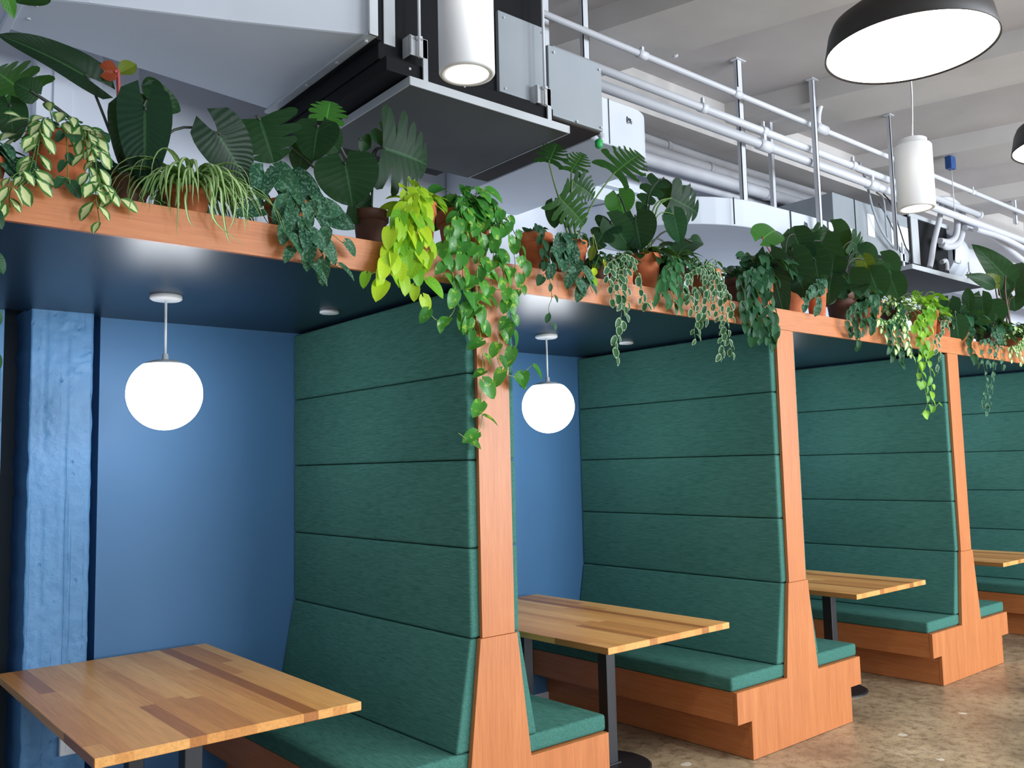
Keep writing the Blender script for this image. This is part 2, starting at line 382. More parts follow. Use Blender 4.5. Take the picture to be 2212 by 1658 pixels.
b = bmesh.new(); bx(b, (-1.50, 1.56, HT-.02), (-1.21, D+.01, CEIL+.18)); bx(b, (-1.43, 1.545, HT-.02), (-1.345, 1.565, CEIL+.18), .004)
bx(b, (-1.20, 1.60, HT-.02), (-1.02, D+.01, CEIL+.18)); struct('wall_column_upper', b, M_white)
b = bmesh.new()
for j in range(60):
    z = j*.04; w = .010+.008*noise.noise(Vector((z*5, 0, 2)))
    bx(b, (-1.60-w, D+.02, z), (-1.585, D+.26, z+.04))
struct('wall_edge', b, M_conc)
b = bmesh.new(); bx(b, (-.6, D-.014, 0), (X1, D+.002, .072), .003); struct('baseboard_back', b, M_white)

# ------------------------------------------------------------------ the booth joinery
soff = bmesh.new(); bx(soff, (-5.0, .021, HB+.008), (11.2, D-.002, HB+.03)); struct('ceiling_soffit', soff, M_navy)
be = bmesh.new(); bx(be, (-5.0, 0, HB), (11.2, .02, HT), .0015)
shelf = thing('planter_shelf', 'long orange veneer shelf board spanning the tops of all booths', 'shelf', (3, 0, HB))
mesh_obj('front_board', be, M_woodX, shelf)
sb = bmesh.new(); bx(sb, (-5.0, .0205, HB+.032), (11.2, D-.003, SHELF-.003)); mesh_obj('shelf_top', sb, M_white, shelf)

def outline_panel():
    w = HW+.012
    R_ = [(w, ZS), (FL, ZP), (XP, ZP), (XP, ZN), (XN, ZN), (XN, .002)]
    return R_+[(-x, z) for x, z in R_[::-1]]
def make_divider(first):
    t = thing('booth_divider', first, 'booth divider', (0, 0, 0), 'double sided booth dividers')
    b = bmesh.new(); bx(b, (-HW, 0, ZS+.0015), (HW, .0195, HB-.0015), .0012); mesh_obj('end_post', b, M_woodV, t)
    b = bmesh.new(); prism(b, outline_panel(), 'y', -.004, .0195, .0012, 1); mesh_obj('end_panel', b, M_woodV, t)
    b = bmesh.new(); bx(b, (-HW+.03, .02, ZP), (HW-.03, D-.02, HB-.002)); mesh_obj('core_wall', b, M_dark, t)
    for s in (-1, 1):
        b = bmesh.new(); a, c = sorted((s*(XP-.018), s*(XP-.002)))
        bx(b, (a, .02, ZN), (c, D-.004, ZP-.001)); a, c = sorted((s*.03, s*(XP-.018))); bx(b, (a, .02, ZP-.016), (c, D-.004, ZP-.001)); bx(b, (a, .02, ZN), (c, D-.004, ZN+.014))
        mesh_obj('seat_box', b, M_woodY, t)
        b = bmesh.new(); a, c = sorted((s*(XN-.02), s*(XN-.002))); bx(b, (a, .02, .003), (c, D-.004, ZN-.001)); mesh_obj('toe_kick', b, M_woodY, t)
        # back cushions: four upright ones, then the sloping one, then the seat
        z0 = ZS
        for k in range(4):
            z1 = z0+PH if k < 3 else HB-.004
            b = bmesh.new(); a, c = sorted((s*(HW-.028), s*(HW+CU)))
            bx(b, (a, .021, z0+.0012), (c, D-.004, z1-.0012), .014, 3); o = mesh_obj('back_cushion', b, M_fab, t, True); z0 = z1
        b = bmesh.new(); q = [(HW+.0, ZS-.0015), (HW+.048, ZS-.0015), (FL+.055, SEAT+.002), (FL-.06, SEAT+.002), (HW-.03, ZS-.1)]
        prism(b, [(s*x, z) for x, z in q], 'y', .021, D-.004, .012, 3); o = mesh_obj('lumbar_cushion', b, M_fab, t, True)
        b = bmesh.new(); a, c = sorted((s*.09, s*(XP+.008))); bx(b, (a, .0, ZP+.001) if False else (a, -.002+.022, ZP+.001), (c, D-.004, SEAT), .018, 4); mesh_obj('seat_cushion', b, M_fab, t, True)
    return t
dv = ['booth divider whose post carries the long bright pothos vine', 'booth divider right of the second globe lamp',
      'third booth divider along, below the lime green trailing plant', 'rearmost booth divider, its seat beyond the third post',
      'booth divider farthest along the row', 'booth divider behind the left end of the first table']
d0 = make_divider(dv[0])
for k, lab in ((1, dv[1]), (2, dv[2]), (3, dv[3])):
    c = copy_tree(d0); c.location = (k*P, 0, 0); LOC[c.name] = Vector((k*P, 0, 0)); c['label'] = lab
# fascia seat cushions stick out at the front beside the posts
# ------------------------------------------------------------------ tables
def make_table(cx, label):
    t = thing('dining_table', label, 'table', (cx, .79, 0), 'butcher block tables')
    b = bmesh.new(); bx(b, (cx-.467, .006, .718), (cx+.467, 1.572, .75), .002, 1); mesh_obj('table_top', b, M_table, t)
    for y in (.48, 1.16):
        b = bmesh.new(); bx(b, (cx-.034, y-.034, .012), (cx+.034, y+.034, .706), .004); p = mesh_obj('pedestal', b, M_bmetal, t)
        b = bmesh.new(); bx(b, (cx-.18, y-.12, .704), (cx+.18, y+.12, .717), .003); mesh_obj('top_plate', b, M_bmetal, t)
        b = bmesh.new(); lathe(b, [(.225, 0), (.225, .009), (.215, .014), (.05, .017)], (cx, y, 0), 48); bx(b, (cx-.045, y-.045, .014), (cx+.045, y+.045, .022), .002); mesh_obj('base_disc', b, M_bmetal, t)
    return t
tl = ['butcher block table in the nearest booth, beside the blue concrete column', 'butcher block table in the second booth, below the smaller globe lamp',
      'butcher block table in the third booth with black pedestal', 'butcher block table in the farthest booth at the right edge']
for k in range(4): make_table(-P/2+k*P, tl[k])

# ------------------------------------------------------------------ booth lamps and small ceiling discs
def globe_lamp(x, label):
    t = thing('globe_pendant', label, 'pendant lamp', (x, .94, HB), 'globe pendants in the booths'); y = .94
    b = bmesh.new(); lathe(b, [(.066, .004), (.068, 0), (.068, -.012), (.060, -.018), (.012, -.019)], (x, y, HB+.004), 40); mesh_obj('canopy', b, M_lampw, t, True)
    b = bmesh.new(); lathe(b, [(.0055, 0), (.0055, -.268)], (x, y, HB-.015), 12); mesh_obj('rod', b, M_lampw, t, True)
    R_ = .158; zc = 1.962
    b = bmesh.new(); pr = [(.010, .150), (.011, .176), (.010, .18)]; lathe(b, [(.094, .126), (.085, .134), (.05, .146), (.014, .152), (.012, .175), (.009, .178)], (x, y, zc), 32); mesh_obj('holder_cap', b, M_galvl, t, True)
    b = bmesh.new(); a0 = math.acos(.126/R_)
    prof = [(R_*math.sin(a), R_*math.cos(a)) for a in [a0+(math.pi-.03-a0)*i/26 for i in range(27)]]
    lathe(b, prof, (x, y, zc), 48); mesh_obj('glass_globe', b, M_globe, t, True)
    return t
gl = ['lit white globe pendant in the nearest booth beside the blue column', 'lit white globe pendant in the second booth, right of the vine post', 'lit white globe pendant hidden in the third booth', 'lit white globe pendant in the last booth']
for k in range(4): globe_lamp(-1.088+k*2.258, gl[k])
for k, lab in enumerate(['flat white ceiling disc in the soffit of the nearest booth', 'flat white ceiling disc in the soffit of the second booth']):
    x = (-.309, 1.832)[k]; b = bmesh.new(); lathe(b, [(.045, .004), (.047, -.002), (.047, -.008), (.043, -.010)], (x, .90, HB+.004), 32)
    tag(mesh_obj('ceiling_disc', b, M_disc, None, True), lab, 'ceiling fitting', 'flat discs in the booth soffits')

# ------------------------------------------------------------------ aisle pendants
def cylinder_lamp(x, y, label, cord):
    z = 2.665; t = thing('cylinder_pendant', label, 'pendant lamp', (x, y, z), 'white cylinder pendants')
    b = bmesh.new(); lathe(b, [(.0588, .012), (.0592, .0), (.072, -.001), (.0755, .004), (.0755, .27), (.070, .278), (.058, .279), (.058, .300), (.052, .304)], (x, y, z), 48, cap0=False); mesh_obj('housing', b, M_lampw, t, True)
    b = bmesh.new(); lathe(b, [(.0588, .003), (.0588, .006)], (x, y, z), 40); mesh_obj('lens', b, M_lens, t)
    b = bmesh.new(); tube(b, smooth_path([(x, y, z+.30)]+cord+[(x-.02, y, CEIL+.16)]), .004, 8); mesh_obj('cord', b, M_lampw, t, True)
    l = bpy.data.lights.new('spot_beam', 'SPOT'); l.energy = 60; l.spot_size = 2.3; l.spot_blend = .8; l.shadow_soft_size = .05; l.color = (1, .96, .88)
    lo = bpy.data.objects.new('spot_beam', l); COL.objects.link(lo); lo.parent = t; lo.location = (0, 0, -.01)
cylinder_lamp(-.993, -1.156, 'large near white cylinder pendant in front of the black air unit', [(-.995, -1.156, 3.6)])
cylinder_lamp(1.315, -1.272, 'distant smaller white cylinder pendant hanging on a wavy cord', [(1.335, -1.272, 3.12), (1.34, -1.272, 3.25), (1.29, -1.28, 3.6), (1.25, -1.28, 4.0)])
def drum_lamp(x, y, label):
    z = 3.07; t = thing('drum_pendant', label, 'pendant lamp', (x, y, z), 'dark drum pendants')
    b = bmesh.new(); lathe(b, [(.283, .014), (.288, 0), (.291, .002), (.275, .085), (.262, .115), (.20, .16), (.08, .185), (.03, .19), (.02, .23)], (x, y, z), 64, cap0=False); mesh_obj('shade', b, M_shade, t, True)
    b = bmesh.new(); lathe(b, [(.2825, .006), (.2825, .012)], (x, y, z), 64); mesh_obj('diffuser', b, M_drum, t)
    b = bmesh.new(); lathe(b, [(.006, .22), (.006, CEIL-z+.15)], (x, y, z), 12); mesh_obj('stem_rod', b, M_bmetal, t)
drum_lamp(.70, -1.57, 'large round dark drum pendant glowing white at upper right')
drum_lamp(2.335, -1.60, 'dark drum pendant cut by the right edge of the frame')
drum_lamp(-.935, -1.57, 'added dark drum pendant overhead, unseen above the top edge of the frame')  # unseen lamp continuing the row, added to light the near booth
drum_lamp(3.97, -1.60, 'added dark drum pendant, unseen outside the frame, third to the right')  # this and the next: unseen lamps added to light the aisle
drum_lamp(5.60, -1.60, 'added dark drum pendant, unseen outside the frame, fourth to the right')

# ------------------------------------------------------------------ overhead services
def pipe_thing(name, label, cat, paths, r, mt, group=None, n=12):
    b = bmesh.new()
    for p in paths: tube(b, p, r, n)
    o = mesh_obj(name, b, mt, None); return tag(o, label, cat, group)
pa = thing('conduit_pipe', 'topmost white ceiling pipe with small couplings, running the length of the booths', 'pipe', (2, .6, 4.20), 'white ceiling pipes')
b = bmesh.new(); tube(b, [(-2, .6, 4.20), (13, .6, 4.20)], .021, 14); mesh_obj('run', b, M_pipe, pa)
for x in (1.75, 2.75, 3.83, 5.1, 6.6):
    b = bmesh.new(); big = abs(x-3.83) < .01; tube(b, [(x-.04*(1+big), .6, 4.2), (x+.04*(1+big), .6, 4.2)], .027+.012*big, 14); bx(b, (x-.01, .59, 4.22), (x+.01, .61, 4.25)); mesh_obj('coupling', b, M_pipe, pa)
b = bmesh.new(); tube(b, smooth_path([(3.80, .6, 4.21), (3.80, .58, 4.34), (3.82, .5, 4.48), (3.9, .3, 4.50), (4.0, -.2, 4.51)], 6), .022, 12); mesh_obj('branch', b, M_pipe, pa)
pb = thing('conduit_pipe', 'middle white ceiling pipe that ends in a capped stub', 'pipe', (2, .6, 3.99), 'white ceiling pipes')
b = bmesh.new(); tube(b, [(.95, .6, 4.0), (6.72, .6, 3.99)], .027, 14); mesh_obj('run', b, M_pipe, pb)
b = bmesh.new(); lathe(b, [(.037, 0), (.037, .03), (.02, .045)], (0, 0, 0), 20); bmesh.ops.rotate(b, verts=b.verts, matrix=Matrix.Rotation(math.pi/2, 3, 'Y')); bmesh.ops.translate(b, verts=b.verts, vec=(6.7, .6, 3.99)); mesh_obj('end_cap', b, M_pipe, pb)
for x in (2.35, 3.05, 4.3):
    b = bmesh.new(); tube(b, [(x-.03, .6, 4.0), (x+.03, .6, 4.0)], .034, 14); bx(b, (x-.008, .59, 4.03), (x+.008, .61, 4.07)); mesh_obj('coupling', b, M_pipe, pb)
b = bmesh.new(); tube(b, [(.95, .64, 3.945), (13, .64, 3.935)], .014, 10); tag(mesh_obj('thin_conduit', b, M_pipe), 'thin white conduit tucked just under the middle ceiling pipe', 'pipe')
pc = thing('conduit_pipe', 'lowest and thickest white ceiling pipe, above the curved ducts', 'pipe', (2, .6, 3.89), 'white ceiling pipes')
b = bmesh.new(); tube(b, [(.95, .6, 3.89), (6.0, .6, 3.89), (13, .6, 3.885)], .032, 14); mesh_obj('run', b, M_pipe, pc)
for x in (3.05, 4.6):
    b = bmesh.new(); tube(b, [(x-.07, .6, 3.89), (x+.07, .6, 3.89)], .042, 14); bx(b, (x-.015, .585, 3.93), (x+.015, .615, 3.99)); mesh_obj('coupling', b, M_pipe, pc)
# hangers
def strut(px, x, y, z0, z1, w, label):
    b = bmesh.new(); bx(b, (x-w/2, y-.012, z0), (x+w/2, y-.006, z1)); bx(b, (x-w/2, y-.012, z0), (x-w/2+.004, y+.02, z1)); bx(b, (x+w/2-.004, y-.012, z0), (x+w/2, y+.02, z1)); bx(b, (x-w/2-.03, y-.03, z1-.006), (x+w/2+.03, y+.03, z1+.0))
    tag(mesh_obj('hanger_strut', b, M_pipe), label, 'hanger', 'white ceiling hangers')
def sx(px, py, y): return at(px, py, y=y).x
strut(0, sx(1263, 66, .68), .68, 3.76, CEIL+.16, .05, 'white hanger strut above the grey end panel of the near air unit')
strut(0, sx(1603, 320, .68), .68, 3.465, CEIL+.16, .055, 'broad white hanger strut coming down to the curved duct')
strut(0, sx(1766, 380, .53), .53, 3.20, CEIL+.16, .035, 'white hanger strut beside the pipe branch, left of the far air unit')
strut(0, sx(1668, 360, 1.0), 1.0, 3.63, CEIL+.16, .04, 'narrow white hanger strut behind the three pipes')
strut(0, sx(1177, 80, .74), .74, 3.76, CEIL+.16, .05, 'short white strut above the grey panel seam')
strut(0, sx(2190, 420, .68), .68, 4.1, CEIL+.16, .05, 'white hanger strut at the far right end of the topmost pipe')
strut(0, sx(1931, 430, .52), .52, 3.35, CEIL+.16, .018, 'thin white rod beside the distant cylinder pendant')
# pipe bundle against the wall
for i, (y, z, r, dz) in enumerate([(1.42, 4.12, .042, 0), (1.40, 4.03, .05, 0), (1.46, 3.965, .04, .02), (1.36, 3.92, .05, .03), (1.50, 3.87, .03, .05)]):
    b = bmesh.new(); pts = smooth_path([(.9, y, z), (2.2, y, z), (3.4, y-.02*i, z-.02), (4.6, y, z+dz-.01), (5.6, y, z+dz)], 5); tube(b, pts, r, 14)
    x = 3.0+i*.35; k = min(range(len(pts)), key=lambda q: abs(pts[q].x-x)); tube(b, [pts[k], pts[k]+(pts[k+1]-pts[k]).normalized()*.05], r+.006, 14)
    tag(mesh_obj('wrapped_pipe', b, M_insul), 'white wrapped pipe in the bundle under the ceiling, %s' % ['topmost', 'second from the top', 'middle one, closest to the wall', 'second from the bottom', 'thin lowest one'][i], 'pipe', 'bundle of wrapped pipes')
# ---- near air unit
u1 = thing('air_unit', 'near black and grey air handling unit over the vine post', 'air conditioner', (.3, .6, 3.3))
b = bmesh.new(); bx(b, (-.43, .22, 3.40), (.56, 1.22, 4.05), .004); mesh_obj('casing', b, M_black, u1)
b = bmesh.new(); bx(b, (-.42, .17, 3.335), (.56, 1.20, 3.40), .004); mesh_obj('lower_casing', b, M_black, u1)
b = bmesh.new(); bx(b, (.235, .196, 3.42), (.545, .22, 3.83), .003); mesh_obj('access_panel', b, M_galv, u1)
b = bmesh.new(); bx(b, (.565, .20, 3.385), (.95, 1.2, 3.755), .004); mesh_obj('end_box', b, M_galv, u1)
b = bmesh.new(); bx(b, (.57, .22, 3.376), (.945, 1.2, 3.384)); mesh_obj('filter_grille', b, M_mesh, u1)
b = bmesh.new(); bx(b, (-.315, .148, 3.288), (.645, 1.0, 3.294)); mesh_obj('drip_pan', b, M_pan, u1)
b = bmesh.new()
for a, c in (((-.318, .144, 3.286), (.648, .150, 3.325)), ((-.318, .144, 3.286), (-.312, 1.0, 3.325)), ((.642, .144, 3.286), (.648, 1.0, 3.325))): bx(b, a, c)
mesh_obj('pan_rim', b, M_galvl, u1)
for x, zt in ((-.27, 3.52), (.475, 3.49)):
    b = bmesh.new(); bx(b, (x+.03, .150, 3.295), (x+.055, .158, zt)); bx(b, (x-.04, .150, zt-.09), (x+.055, .158, zt), .002); bx(b, (x-.04, .15, zt-.09), (x-.034, .21, zt)); br = mesh_obj('bracket', b, M_galvl, u1)
    b = bmesh.new(); tube(b, [(x+.0, .135, zt-.10), (x+.0, .135, CEIL+.16)], .0075, 8); lathe(b, [(.016, 0), (.016, .012)], (x, .135, zt-.02), 6); mesh_obj('threaded_rod', b, M_pipe, u1)
b = bmesh.new()
bx(b, (-.455, .19, 3.47), (-.43, 1.25, 4.06)); mesh_obj('flange', b, M_black, u1)
b = bmesh.new(); bx(b, (-.405, .212, 3.475), (-.345, .222, 4.12), .003); mesh_obj('corner_angle', b, M_galvl, u1)
b = bmesh.new(); random.seed(5)
for (x, z) in ((.27, 3.80), (.52, 3.80), (.27, 3.44), (.60, 3.72), (.93, 3.72), (.93, 3.40), (.75, 3.39), (.0, 3.37), (-.3, 3.37)): tube(b, [(x, .199 if z > 3.38 else .172, z), (x, .190 if z > 3.38 else .165, z)], .006, 8)
mesh_obj('screws', b, M_galvl, u1)
# white transition duct left of the unit
dl = thing('supply_duct', 'big white painted duct running into the near air unit', 'duct', (-1.4, .7, 3.5))
b = bmesh.new()
A = [(-.455, .20), (-.455, 1.22), (-1.40, 1.10), (-1.72, 1.08), (-1.72, .76), (-1.50, .655), (-1.0, .45)]
prism(b, A, 'z', 3.489, 4.06, .012, 2); mesh_obj('transition', b, M_ductw, dl)
b = bmesh.new(); bx(b, (-5, .76, 3.50), (-1.73, 1.08, 4.1), .01); mesh_obj('straight_run', b, M_ductw, dl)
b = bmesh.new(); bx(b, (-1.735, .735, 3.47), (-1.705, 1.10, 4.06), .003); mesh_obj('flange', b, M_ductw, dl)
b = bmesh.new(); bx(b, (-.50, .175, 3.475), (-.457, 1.24, 3.489), .003); bx(b, (-.50, .172, 3.475), (-.457, .186, 4.06), .003); mesh_obj('end_angle', b, M_galvl, dl)
b = bmesh.new()
for p in ((-1.66, .80), (-1.66, .93), (-1.77, .80), (-1.77, .93), (-.478, .24), (-.478, .8), (-.478, .5)): lathe(b, [(.009, -.008), (.009, 0)], (p[0], p[1], 3.475 if p[0] > -.5 else 3.49), 8)
mesh_obj('bolts', b, M_galvl, dl)
# ---- curved white ducts
def racetrack_duct(name, label, pts, z0, z1, lab_at=None):
    t = thing('curved_duct', label, 'duct', (pts[0][0], pts[0][1], z0), 'curved white ducts')
    b = bmesh.new(); prism(b, pts, 'z', z0, z1, .004, 1); mesh_obj('duct_body', b, M_ductw, t); return t
pts = [(.96, .30), (1.18, .30)]+[(1.30+.27*math.sin(a)-.0, .57-.27*math.cos(a)) for a in [math.pi/2*i/10 for i in range(11)]]+[(1.57, D-.003), (.96, D-.003)]
r1 = racetrack_duct('', 'white duct with rounded corner right of the near air unit', pts, 3.375, 3.64)
b = bmesh.new(); bx(b, (1.10, .2955, 3.38), (1.104, .2995, 3.64)); mesh_obj('seam', b, M_ink, r1)
def doodle(parent, x, y, z, s):
    b = bmesh.new(); random.seed(3)
    p = [(x+s*math.cos(a*1.7)*random.uniform(.4, 1), y, z+s*math.sin(a*2.3)*random.uniform(.4, 1)) for a in range(12)]
    tube(b, smooth_path(p, 3), .0016, 5); mesh_obj('pen_mark', b, M_ink, parent)
doodle(r1, 1.27, .2985, 3.55, .03)
cx, cy, Rr = 3.05, 1.62, 1.06
pts = [(4.28, .60), (4.28, D-.003), (2.35, D-.003)]+[(2.05+.0, D-.003)]+[(cx-1.02*math.cos(a), 1.66-1.04*math.sin(a)) for a in [math.pi/2*i/14 for i in range(1, 15)]]+[(3.6, .60)]
r2 = racetrack_duct('', 'long arched white duct leading into the far air unit', pts, 3.262, 3.46)
for x, y in ((2.72, .655), (3.35, .604), (3.85, .594)):
    b = bmesh.new(); bx(b, (x, y-.006, 3.266), (x+.004, y+.003, 3.458)); mesh_obj('seam', b, M_ink, r2)
doodle(r2, 3.55, .597, 3.38, .03)
b = bmesh.new(); bx(b, (4.02, .585, 3.30), (4.06, .598, 3.44)); mesh_obj('damper_tag', b, M_green, r2)
b = bmesh.new(); bx(b, (3.93, .585, 3.30), (3.97, .598, 3.37)); mesh_obj('damper_flag', b, M_orange, r2)
b = bmesh.new(); tube(b, smooth_path([(.965, .27, 3.42), (.99, .25, 3.38), (.985, .26, 3.35)], 4), .018, 8); 
t = thing('drain_valve', 'green and silver valve at the corner of the grey end box', 'valve', (.98, .26, 3.36)); mesh_obj('valve_body', b, M_galvl, t, True)
b = bmesh.new(); lathe(b, [(.012, -.04), (.022, -.03), (.022, 0), (.012, .01)], (.965, .25, 3.35), 12); mesh_obj('valve_grip', b, M_green, t, True)
b = bmesh.new(); bx(b, (1.9, 1.20, 3.56), (3.7, D-.003, 3.62), .01); bx(b, (1.9, 1.25, 3.465), (3.6, D-.003, 3.56), .006)
tag(mesh_obj('wall_duct', b, M_ductw), 'flat white duct along the wall behind the split leaf plants', 'duct')
# ---- far air unit
u2 = thing('air_unit', 'far grey air handling unit with white stickers and looping cables', 'air conditioner', (5, .8, 3.38))
b = bmesh.new(); bx(b, (4.31, .80, 3.385), (5.61, 1.5, 3.83), .004); mesh_obj('casing', b, M_galv, u2)
b = bmesh.new(); bx(b, (4.655, .796, 3.39), (4.665, .802, 3.83)); mesh_obj('seam', b, M_black, u2)
b = bmesh.new(); bx(b, (4.86, .794, 3.54), (4.98, .799, 3.74), .002); mesh_obj('rating_plate', b, M_paper, u2)
b = bmesh.new(); bx(b, (5.28, .794, 3.52), (5.6, .799, 3.72), .002); mesh_obj('label_sheet', b, M_paper, u2)
b = bmesh.new(); bx(b, (4.4, .78, 3.30), (6.45, 1.4, 3.384)); mesh_obj('lower_casing', b, M_black, u2)
b = bmesh.new(); bx(b, (5.62, .80, 3.385), (6.42, 1.4, 3.86), .004); mesh_obj('coil_section', b, M_black, u2)
b = bmesh.new(); bx(b, (5.66, .79, 3.40), (5.80, .80, 3.84)); bx(b, (5.62, .785, 3.84), (6.44, .80, 3.88)); mesh_obj('coil_frame', b, M_galvl, u2)
b = bmesh.new(); bx(b, (5.34, .66, 3.285), (6.85, 1.4, 3.291)); mesh_obj('drip_pan', b, M_black, u2)
b = bmesh.new(); bx(b, (5.34, .652, 3.283), (6.86, .660, 3.325)); bx(b, (5.335, .652, 3.283), (5.343, 1.4, 3.325)); bx(b, (6.852, .652, 3.283), (6.86, 1.4, 3.325)); mesh_obj('pan_rim', b, M_galvl, u2)
for x in (5.20, 6.55):
    b = bmesh.new(); bx(b, (x-.05, .66, 3.33), (x+.05, .67, 3.40), .002); bx(b, (x-.01, .66, 3.29), (x+.02, .67, 3.50)); mesh_obj('bracket', b, M_galvl, u2)
for nm, lab, pp, r, mt in (
    ('drain_hose', 'long white vertical hose in front of the black coil section', [(2035, 432), (2030, 470), (2018, 520), (2012, 560), (2008, 578)], .026, M_insul),
    ('refrigerant_loop', 'thick white pipe bent like a C in front of the far air unit', [(2020, 432), (2050, 432), (2072, 450), (2080, 475), (2076, 510), (2066, 528), (2045, 533), (2034, 527)], .034, M_insul),
    ('refrigerant_loop', 'second white pipe bend nested inside the C shaped one', [(2040, 440), (2062, 455), (2068, 480), (2064, 510), (2050, 522), (2030, 520)], .03, M_insul),
    ('drain_elbow', 'short white hooked drain elbow on the far drip pan', [(2034, 566), (2042, 563), (2045, 572), (2045, 585)], .022, M_insul)):
    b = bmesh.new(); tube(b, smooth_path([at(*q, y=.70+.02*(nm == 'drain_elbow')) for q in pp], 5), r, 12); tag(mesh_obj(nm, b, mt), lab, 'pipe')
for lab, pp, r, mt in (
    ('thick grey cable hanging in a long curve across the far air unit', [(1856, 350), (1872, 395), (1885, 450), (1905, 500), (1930, 535)], .010, M_cable),
    ('pale grey cable looping over the rating plate', [(1893, 415), (1908, 430), (1913, 470), (1918, 515), (1938, 540)], .008, M_cable),
    ('black cable drooping left of the distant cylinder pendant', [(1908, 418), (1925, 440), (1942, 490), (1955, 530), (1965, 550), (1962, 575)], .006, M_cablek),
    ('dark cable crossing the grey casing diagonally', [(1898, 440), (1915, 465), (1935, 510), (1945, 545)], .005, M_cablek),
    ):
    b = bmesh.new(); tube(b, smooth_path([at(*q, y=.74) for q in pp], 5), r, 8); tag(mesh_obj('cable', b, mt), lab, 'cable', 'cables at the far air unit')
rd = thing('round_duct', 'fat white round duct leaving the far air unit to the right', 'duct', (6.6, 1.0, 3.55))
b = bmesh.new(); tube(b, [(6.43, 1.0, 3.62), (6.75, 1.0, 3.62)], .27, 28); mesh_obj('collar', b, M_ductw, rd)
b = bmesh.new(); tube(b, smooth_path([(6.72, 1.0, 3.60), (7.2, 1.05, 3.58), (8.4, 1.1, 3.60), (11, 1.1, 3.62)], 5), .24, 28); mesh_obj('duct_run', b, M_insul, rd)
b = bmesh.new(); bx(b, (6.43, .74, 3.50), (6.56, .76, 3.78), .02); mesh_obj('torn_wrap', b, M_galvl, rd)
for i, (y, z0, z1) in enumerate(((.56, 3.80, 3.74), (.72, 3.93, 3.90), (.66, 3.84, 3.66))):
    b = bmesh.new(); tube(b, smooth_path([(6.5, y, z0), (7.2, y, z0+.01), (8.2, y, z1), (9.6, y+.02, z1-.04), (12, y+.02, z1-.04)], 5), .028, 10)
    tag(mesh_obj('wrapped_pipe', b, M_insul), ['white pipe sagging behind the far round duct', 'upper white pipe at the far right under the topmost pipe', 'white pipe curving down at the far right'][i], 'pipe')
# hanging sensor box
sn = at(2053, 352, y=.45); t = thing('sensor_box', 'small blue box hanging from the ceiling on a wire', 'sensor', sn)
b = bmesh.new(); bx(b, sn+Vector((-.05, -.03, -.06)), sn+Vector((.05, .03, .06)), .01); mesh_obj('case', b, M_bluep, t)
b = bmesh.new(); tube(b, [sn+Vector((0, 0, .06)), Vector((sn.x, sn.y, CEIL+.16))], .004, 6); tube(b, [sn+Vector((.01, -.0, -.06)), sn+Vector((.02, 0, -.45))], .004, 6); mesh_obj('wire', b, M_pipe, t)
# little fixings in the ceiling
for i, (px, py) in enumerate(((1688, 18), (2004, 184), (2170, 432), (1458, 115))):
    p = at(px, py, z=CEIL+.155); b = bmesh.new(); lathe(b, [(.022, 0), (.022, -.03), (.01, -.04)], (p.x, p.y, CEIL+.162), 10)
    tag(mesh_obj('ceiling_anchor', b, M_black if i != 3 else M_pipe), ['small black anchor stub in the ceiling left of the big drum pendant', 'small black anchor stub under the big drum pendant', 'small dark anchor stub at the far right of the ceiling', 'small white anchor stub in the ceiling between pipe and beam'][i], 'anchor', 'anchor stubs in the ceiling')
# wall outlet under the first table
t = thing('wall_outlet', 'small white outlet box on the blue column under the nearest table', 'outlet', (-1.30, 1.57, .385))
b = bmesh.new(); bx(b, (-1.335, 1.545, .345), (-1.265, 1.575, .43), .004); mesh_obj('cover_plate', b, M_lampw, t)
b = bmesh.new(); bx(b, (-1.312, 1.542, .36), (-1.288, 1.546, .39)); bx(b, (-1.312, 1.542, .395), (-1.288, 1.546, .42)); mesh_obj('socket', b, M_disc, t)

# (plants)
# ------------------------------------------------------------------ plants
def prof(kind, t):
    if kind == 'heart': return min(1, (t+.001)**.36*(1-t)**.72*1.97)
    if kind == 'arrow': return min(1, (t+.001)**.30*(1-t)**.85*1.93)
    if kind == 'oval': return max(.02, math.sin(math.pi*min(1, t*.97+.02)))**.62
    if kind == 'lance': return max(.02, math.sin(math.pi*(t**.82)))**.9
    return 1
LOBE = {'heart': .26, 'arrow': .34, 'oval': 0, 'lance': .02}
def layers(bm): return (bm.loops.layers.uv.get('UVMap') or bm.loops.layers.uv.new('UVMap')), (bm.verts.layers.float.get('rnd') or bm.verts.layers.float.new('rnd'))
def frame(d, n):
    d = Vector(d).normalized(); s = d.cross(Vector(n))
    if s.length < .01: s = d.cross(Vector((.3, .5, .8)))
    s.normalize(); return d, s.cross(d).normalized(), s
def leaf(bm, p, d, n, L, W, kind='heart', fold=.25, droop=.6, mi=0, nt=7, ns=2, wave=0):
    uvl, rl = layers(bm); d, n, s = frame(d, n); rv = random.random(); ph = random.uniform(0, 6)
    rows = []; lobe = LOBE[kind]
    for j in range(nt+1):
        t = j/nt; row = []
        for i in range(-ns, ns+1):
            a = i/ns; al = L*(t-lobe*a*a*(1-t)**2); la = W/2*a*prof(kind, t)
            th = droop*al/L; y = L*math.sin(th)/droop if droop else al; z = -L*(1-math.cos(th))/droop if droop else 0
            z += fold*abs(la)+wave*L*math.sin(ph+t*9+a*2)*abs(a)
            v = bm.verts.new(p+d*y+s*la+n*z); v[rl] = rv; row.append((v, (a*.5+.5, t)))
        rows.append(row)
    for A, B in zip(rows, rows[1:]):
        for k in range(2*ns):
            q = (A[k], A[k+1], B[k+1], B[k]); f = bm.faces.new([x[0] for x in q]); f.smooth = True; f.material_index = mi
            for lo, x in zip(f.loops, q): lo[uvl].uv = x[1]
